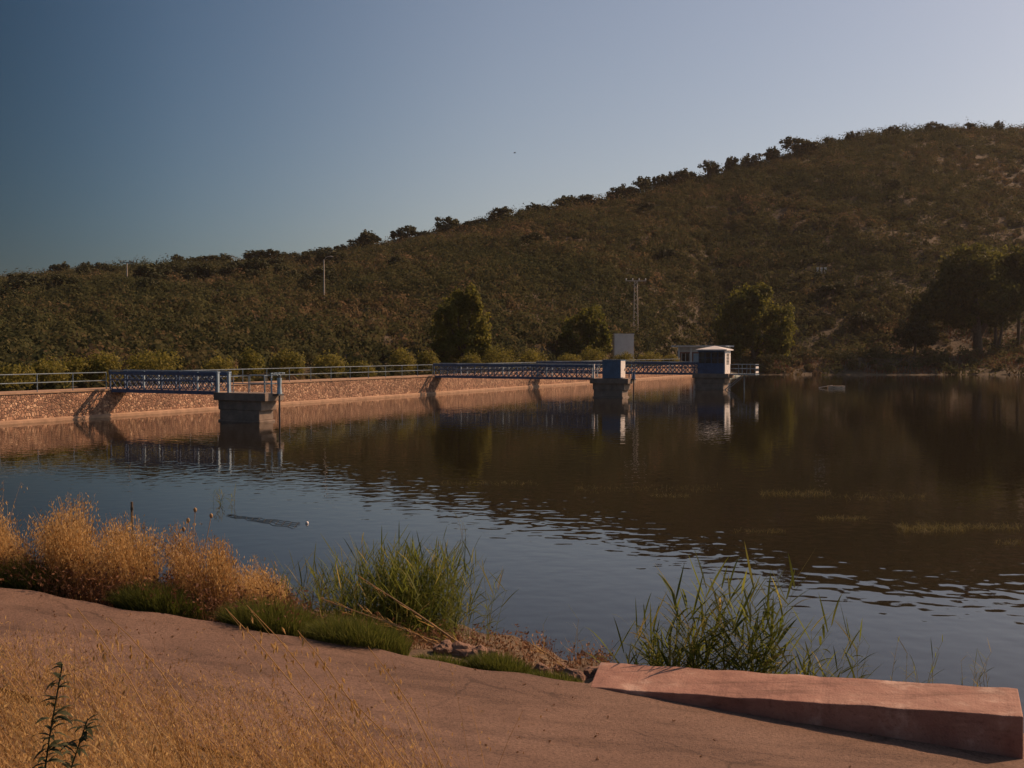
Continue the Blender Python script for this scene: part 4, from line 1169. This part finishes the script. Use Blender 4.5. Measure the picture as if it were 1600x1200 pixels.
reeds(4.45, 13.4, 0.0, 3, (0.55, 0.82), "lone thin reeds standing in open water behind the wedge", (0.06, 0.05), 0.0, 7, (0.2, 0.4), 0.015)
reeds(5.25, 13.4, 0.0, 7, (0.25, 0.7), "sparse wiry reeds in the water behind the wedge's right half", (0.22, 0.15), 0.0, 6, (0.12, 0.26), 0.009, tint=0.6)
reeds(6.2, 13.6, 0.0, 8, (0.2, 0.5), "low wispy reeds in the water near the photo's right edge", (0.25, 0.2), 0.0, 5, (0.1, 0.22), 0.008, tint=0.7)
reeds(-0.45, 14.8, 0.2, 3, (0.5, 0.95), "few thin reeds leaning right of the dense green clump", (0.1, 0.1), 0.1, 7, (0.25, 0.45), 0.014)
reeds(0.35, 14.6, 0.05, 9, (0.2, 0.55), "dry wispy reeds in the shallows left of the concrete wedge", (0.45, 0.3), 0.0, 5, (0.1, 0.22), 0.008, tint=0.85)
reeds(1.15, 14.2, 0.0, 6, (0.2, 0.5), "dry twiggy reeds above the concrete wedge's left tip", (0.2, 0.2), 0.0, 5, (0.1, 0.2), 0.007, tint=0.9)
p = pix(352, 786, 30.0); reeds(p.x, 30.0, 0, 7, (0.2, 0.42), "small leafy sprig alone in the water above the reddish tussock", (0.22, 0.1), 0, 8, (0.12, 0.25), 0.016, name="water_plant", cat="plant", tint=0.6)
p = pix(722, 838, 24.8); reeds(p.x, 24.8, 0, 3, (0.3, 0.6), "thin stem sprig alone in the open water at the ripples", (0.05, 0.05), -0.1, 5, (0.1, 0.2), 0.010, name="water_plant", cat="plant", tint=0.6)

# fallen cane stems over the debris
for i, (a, b_, lab) in enumerate([((500, 935), (715, 1040), "longest broken straw-coloured cane leaning over the stones"), ((560, 900), (745, 1030), "broken cane beside the longest one"), ((570, 955), (690, 1020), "short broken cane under the longest one"), ((820, 1000), (905, 1060), "thin broken cane among stones near the wedge")]):
    A, B = pix(*a, 13.3), pix(*b_, 12.2 if i < 3 else 12.2)
    B.z = float(nz(B.x, B.y)) + 0.02
    r = empty("cane_stem", B, lab, "cane", "broken canes on the bank")
    MB().tube([B, B.lerp(A, 0.5) + Vector((0, 0, 0.02)), A], [0.011, 0.009, 0.005], 6).build("stem", M['cane'], r)
    q = QA(); n = 22; t = rng.random(n)[:, None]
    c = np.array(B) * (1 - t) + np.array(A) * t + rng.normal(size=(n, 3)) * 0.02
    ax = unit(np.array(A - B)[None] + rng.normal(size=(n, 3)) * 0.35)
    P = c[:, None] + ax[:, None] * np.linspace(0, 0.16, 3)[None, :, None]
    ribbons(q, P, np.array([[0.012, 0.012, 0.001]]) * np.ones((n, 1)), rvec(n), 0.6 + 0.3 * rng.random(n))
    q.build("dry_leaves", M['oats'], r)

# stones
def rock(x, y, sx, sy, sz, label, rot):
    import bmesh
    bm = bmesh.new(); bmesh.ops.create_icosphere(bm, subdivisions=3, radius=1)
    ph = rng.random(6) * 6
    for v in bm.verts:
        c = v.co
        k = 1 + 0.16 * math.sin(c.x * 3 + ph[0]) * math.sin(c.y * 3 + ph[1]) + 0.12 * math.sin(c.z * 4 + ph[2] + c.x * 2)
        v.co = Vector((round(c.x * k * 2.4) / 2.4 * 0.45 + c.x * k * 0.55, round(c.y * k * 2.4) / 2.4 * 0.4 + c.y * k * 0.6, round(c.z * k * 2.2) / 2.2 * 0.45 + c.z * k * 0.55))
        v.co = Vector((v.co.x * sx, v.co.y * sy, v.co.z * sz))
    me = bpy.data.meshes.new("rock"); bm.to_mesh(me); bm.free()
    o = link_mesh("rock", me, M['rock'], None, True, loc=(x, y, float(nz(x, y)) + sz * 0.45))
    o.rotation_euler.z = rot
    tag(o, label, "rock", "stones along the bank")
def rp(px, py):
    """point of the near bank seen at a pixel"""
    for Y in np.arange(10.5, 20, 0.02):
        q = pix(px, py, Y)
        if q.z <= float(nz(q.x, q.y)): return q.x, Y
    return q.x, 14.0
for (px, py, a, b_, c_, lab) in [(695, 1020, .13, .1, .07, "orange-brown stone left of the heap under the broken canes"), (722, 1026, .17, .12, .08, "largest flat stone in the heap under the broken canes"), (748, 1033, .12, .1, .08, "dark squarish stone in the heap under the broken canes"),
      (770, 1030, .10, .08, .06, "small pale stone at the right of the heap under the canes"), (878, 1052, .10, .08, .06, "brown stone left of the pale one at the wedge's tip"), (898, 1062, .12, .08, .06, "rust-coloured stone in the rubble at the wedge's tip"),
      (925, 1056, .13, .07, .05, "pale pinkish stone nearest the wedge's tip"), (845, 1050, .09, .07, .05, "small brown stone right of the small grass tuft")]:
    x, y = rp(px, py); rock(x, y, a * 1.15, b_ * 1.15, c_ * 1.35, lab, px * 0.3)
x, y = rp(312, 972); rock(x, y, .14, .1, .06, "pale flat stone at the slipway edge right of the dark grass mound", 0.4)

# white litter
x, y = rp(160, 944); m = MB(); n = 9; g = []
for i in range(n):
    for j in range(n):
        g.append((x + (i / (n - 1) - 0.5) * 0.26, y + (j / (n - 1) - 0.5) * 0.16, float(nz(x, y)) + 0.05 + 0.035 * math.sin(i * 2.1 + j) * math.cos(j * 1.7 - i)))
m.add(g, [(i * n + j, i * n + j + 1, (i + 1) * n + j + 1, (i + 1) * n + j) for i in range(n - 1) for j in range(n - 1)])
o = m.build("plastic_scrap", M['litter'], loc=(x, y, float(nz(x, y)))); sm = o.modifiers.new("thick", 'SOLIDIFY'); sm.thickness = 0.006
tag(o, "crumpled whitish scrap lying at the slipway edge left of the dark grass mound", "litter")

# stake, net and float
p = pix(206, 830, 15.0); gz = float(nz(p.x, 15.0))
st = empty("stake", (p.x, 15.0, gz), "thin dark wooden stake standing in the bank behind the middle tussock", "stake")
top = pix(206, 784, 15.0)
MB().tube([(p.x, 15, gz - 0.3), (p.x + 0.01, 15, (gz + top.z) / 2), (top.x, 15, top.z)], [0.022, 0.02, 0.018], 7).build("shaft", M['wood'], st)
MB().tube([(top.x, 15, top.z - 0.12), (top.x, 15, top.z - 0.08)], 0.021, 6).build("binding", M['net'], st)
nt_ = MB()
A, B = Vector((-7.6, 27.9, 0.008)), Vector((-5.4, 26.6, 0.008))
for k in range(4):
    pts = [A.lerp(B, t) + Vector((0.06 * math.sin(t * 19 + k), -k * 0.22 * (0.25 + t) + 0.05 * math.sin(t * 31), 0)) for t in np.linspace(0, 1, 26)]
    nt_.tube(pts, 0.0045, 4)
for t in np.linspace(0.02, 0.98, 12):
    a = A.lerp(B, t); nt_.tube([a, a + Vector((0.05, -3 * 0.22 * (0.25 + t), 0))], 0.005, 4)
tag(nt_.build("fishing_net", M['net'], loc=(-6.5, 27.2, 0)), "dark net lying slack on the water right of the reddish tussock", "net")
f = empty("net_float", (-5.2, 26.5, 0), "small white float at the end of the dark net", "float")
MB().tube([(-5.2, 26.5, -0.05), (-5.2, 26.5, -0.02), (-5.2, 26.5, 0.02), (-5.2, 26.5, 0.05), (-5.2, 26.5, 0.06)], [0.015, 0.035, 0.042, 0.03, 0.008], 10).build("ball", M['whitepaint'], f, smooth=True)
MB().tube([(-5.2, 26.5, 0.055), (-5.2, 26.5, 0.08)], 0.008, 6).build("peg", M['net'], f)

# thistle heads above the reddish tussock
th = empty("thistle", (-4.2, 13.5, float(nz(-4.2, 13.5))), "dry thistle with round seed heads above the reddish tussock", "thistle")
for (px, py) in ((305, 797), (330, 806), (294, 813), (287, 827)):
    t = pix(px, py, 13.5); b_ = Vector((-4.2 + (t.x + 4.0) * 0.3, 13.5, float(nz(-4.2, 13.5))))
    MB().tube([b_, b_.lerp(t, 0.5) + Vector((0.02, 0, 0.02)), t], [0.006, 0.005, 0.004], 5).build("stem", M['cane'], th)
    MB().tube([t + UP * -0.03, t + UP * -0.012, t + UP * 0.01, t + UP * 0.025, t + UP * 0.032], [0.01, 0.020, 0.024, 0.015, 0.004], 8).build("seed_head", M['cane'], th, smooth=True)

# dark leafy weed at the left edge
for (px, Yd, hh, nst, lab) in ((2, 3.0, 1.22, 4, "tall dark leafy weed at the lower left edge"), (26, 2.9, 0.74, 6, "lower bushy grey-green weed in the lower left corner")):
    X = (px - 800) / 1640 * Yd; gz = float(nz(X, Yd)); r = empty("leafy_weed", (X, Yd, gz), lab, "weed")
    q = QA()
    for k in range(nst):
        ox, oy = rng.normal() * 0.05, rng.normal() * 0.06; lx, ly = rng.normal() * 0.10 - 0.03, rng.normal() * 0.1; h1 = hh * (0.75 + 0.3 * rng.random())
        tt_ = np.linspace(0, 1, 7)
        pts = np.stack([ox + lx * tt_ ** 2, oy + ly * tt_ ** 2, h1 * tt_ - 0.03], 1)
        m = MB(); m.tube(pts.tolist(), np.linspace(0.005, 0.002, 7).tolist(), 6)
        me = bpy.data.meshes.new("stem"); me.from_pydata(m.v, [], m.f); link_mesh("stem", me, M['darkleaf'], r, True)
        n = 220; t = rng.random(n) ** 0.8
        c = np.stack([np.interp(t, tt_, pts[:, i_]) for i_ in range(3)], 1)
        az = rng.random(n) * 2 * np.pi; out = np.stack([np.cos(az), np.sin(az), 0.2 + 0.9 * rng.random(n)], 1)
        L = (0.03 + 0.04 * rng.random(n))[:, None, None]; tau = np.linspace(0, 1, 5)[None, :, None]
        Q = c[:, None] + L * (out[:, None] * tau - np.array([0, 0, 0.7]) * tau ** 2)
        side = unit(np.cross(out, np.array([0, 0, 1.0])) + 0.4 * rvec(n))
        ribbons(q, Q, np.array([[0.2, 0.85, 1.0, 0.6, 0.03]]) * (0.009 + 0.009 * rng.random(n))[:, None], side, 0.45 + rng.normal(size=n) * 0.3)
    q.build("leaves", M['darkleaf'], r, True)

# straw bits and grit lying on the slipway
q = QA(); n = 420
x = rng.uniform(-7, 5, n); y = edge_near(x) + (edge_far(x) - edge_near(x)) * np.clip(rng.beta(0.7, 0.9, n), 0.02, 0.97)
a = rng.random(n) * np.pi; L_ = rng.uniform(0.02, 0.11, n) * 0.5
d = np.stack([np.cos(a) * L_, np.sin(a) * L_, np.zeros(n)], 1)
c = np.stack([x, y, zslip(x) + 0.006 * np.sin(x * 1.7) * np.sin(y * 1.3) + 0.006], 1)
ribbons(q, np.stack([c - d, c + np.array([0, 0, 0.006]), c + d], 1), np.full((n, 3), 0.005), hside(n), rng.random(n))
m = 120; x = rng.uniform(-7, 5, m); y = edge_near(x) + (edge_far(x) - edge_near(x)) * np.clip(rng.beta(0.8, 0.7, m), 0.02, 0.96)
cc = np.stack([x, y, zslip(x) + 0.01], 1); r_ = rng.uniform(0.006, 0.018, m)
leafballs(q, cc, r_, 8, 0.016, 0.7, 0.3, 0.9)
tag(q.build("straw_litter", M['redweed']), "scattered straw bits and grit lying on the slipway", "litter", kind="stuff")

# water weed patches in the lake
q = QA()
for (px0, px1, py, dy, n, h) in [(690, 840, 756, 3, 220, 0.10), (900, 1130, 765, 6, 260, 0.10), (1190, 1300, 773, 5, 340, 0.14), (1300, 1450, 778, 6, 200, 0.12), (1020, 1080, 776, 3, 120, 0.1), (1280, 1360, 812, 3, 240, 0.10), (1150, 1230, 832, 3, 140, 0.08), (1405, 1510, 828, 6, 520, 0.16), (1510, 1600, 826, 4, 220, 0.14), (1560, 1600, 850, 4, 80, 0.1)]:
    px = rng.uniform(px0, px1, n); py_ = py + rng.normal(size=n) * dy * 0.5
    Y = CAM_H / (py_ - 547) * 1640
    x = (px - 800) / 1640 * Y
    P = stalks(np.stack([x, Y, np.full(n, -0.03)], 1), h * rng.uniform(0.5, 1.3, n) + 0.03, rng.normal(size=(n, 2)) * 0.8, 0.4, 4)
    ribbons(q, P, np.array([[0.008, 0.008, 0.007, 0.002]]) * np.ones((n, 1)), hside(n), rng.random(n))
tag(q.build("water_weed", M['weed']), "thin patches of yellowish weed breaking the lake surface on the right", "water weed", kind="stuff")
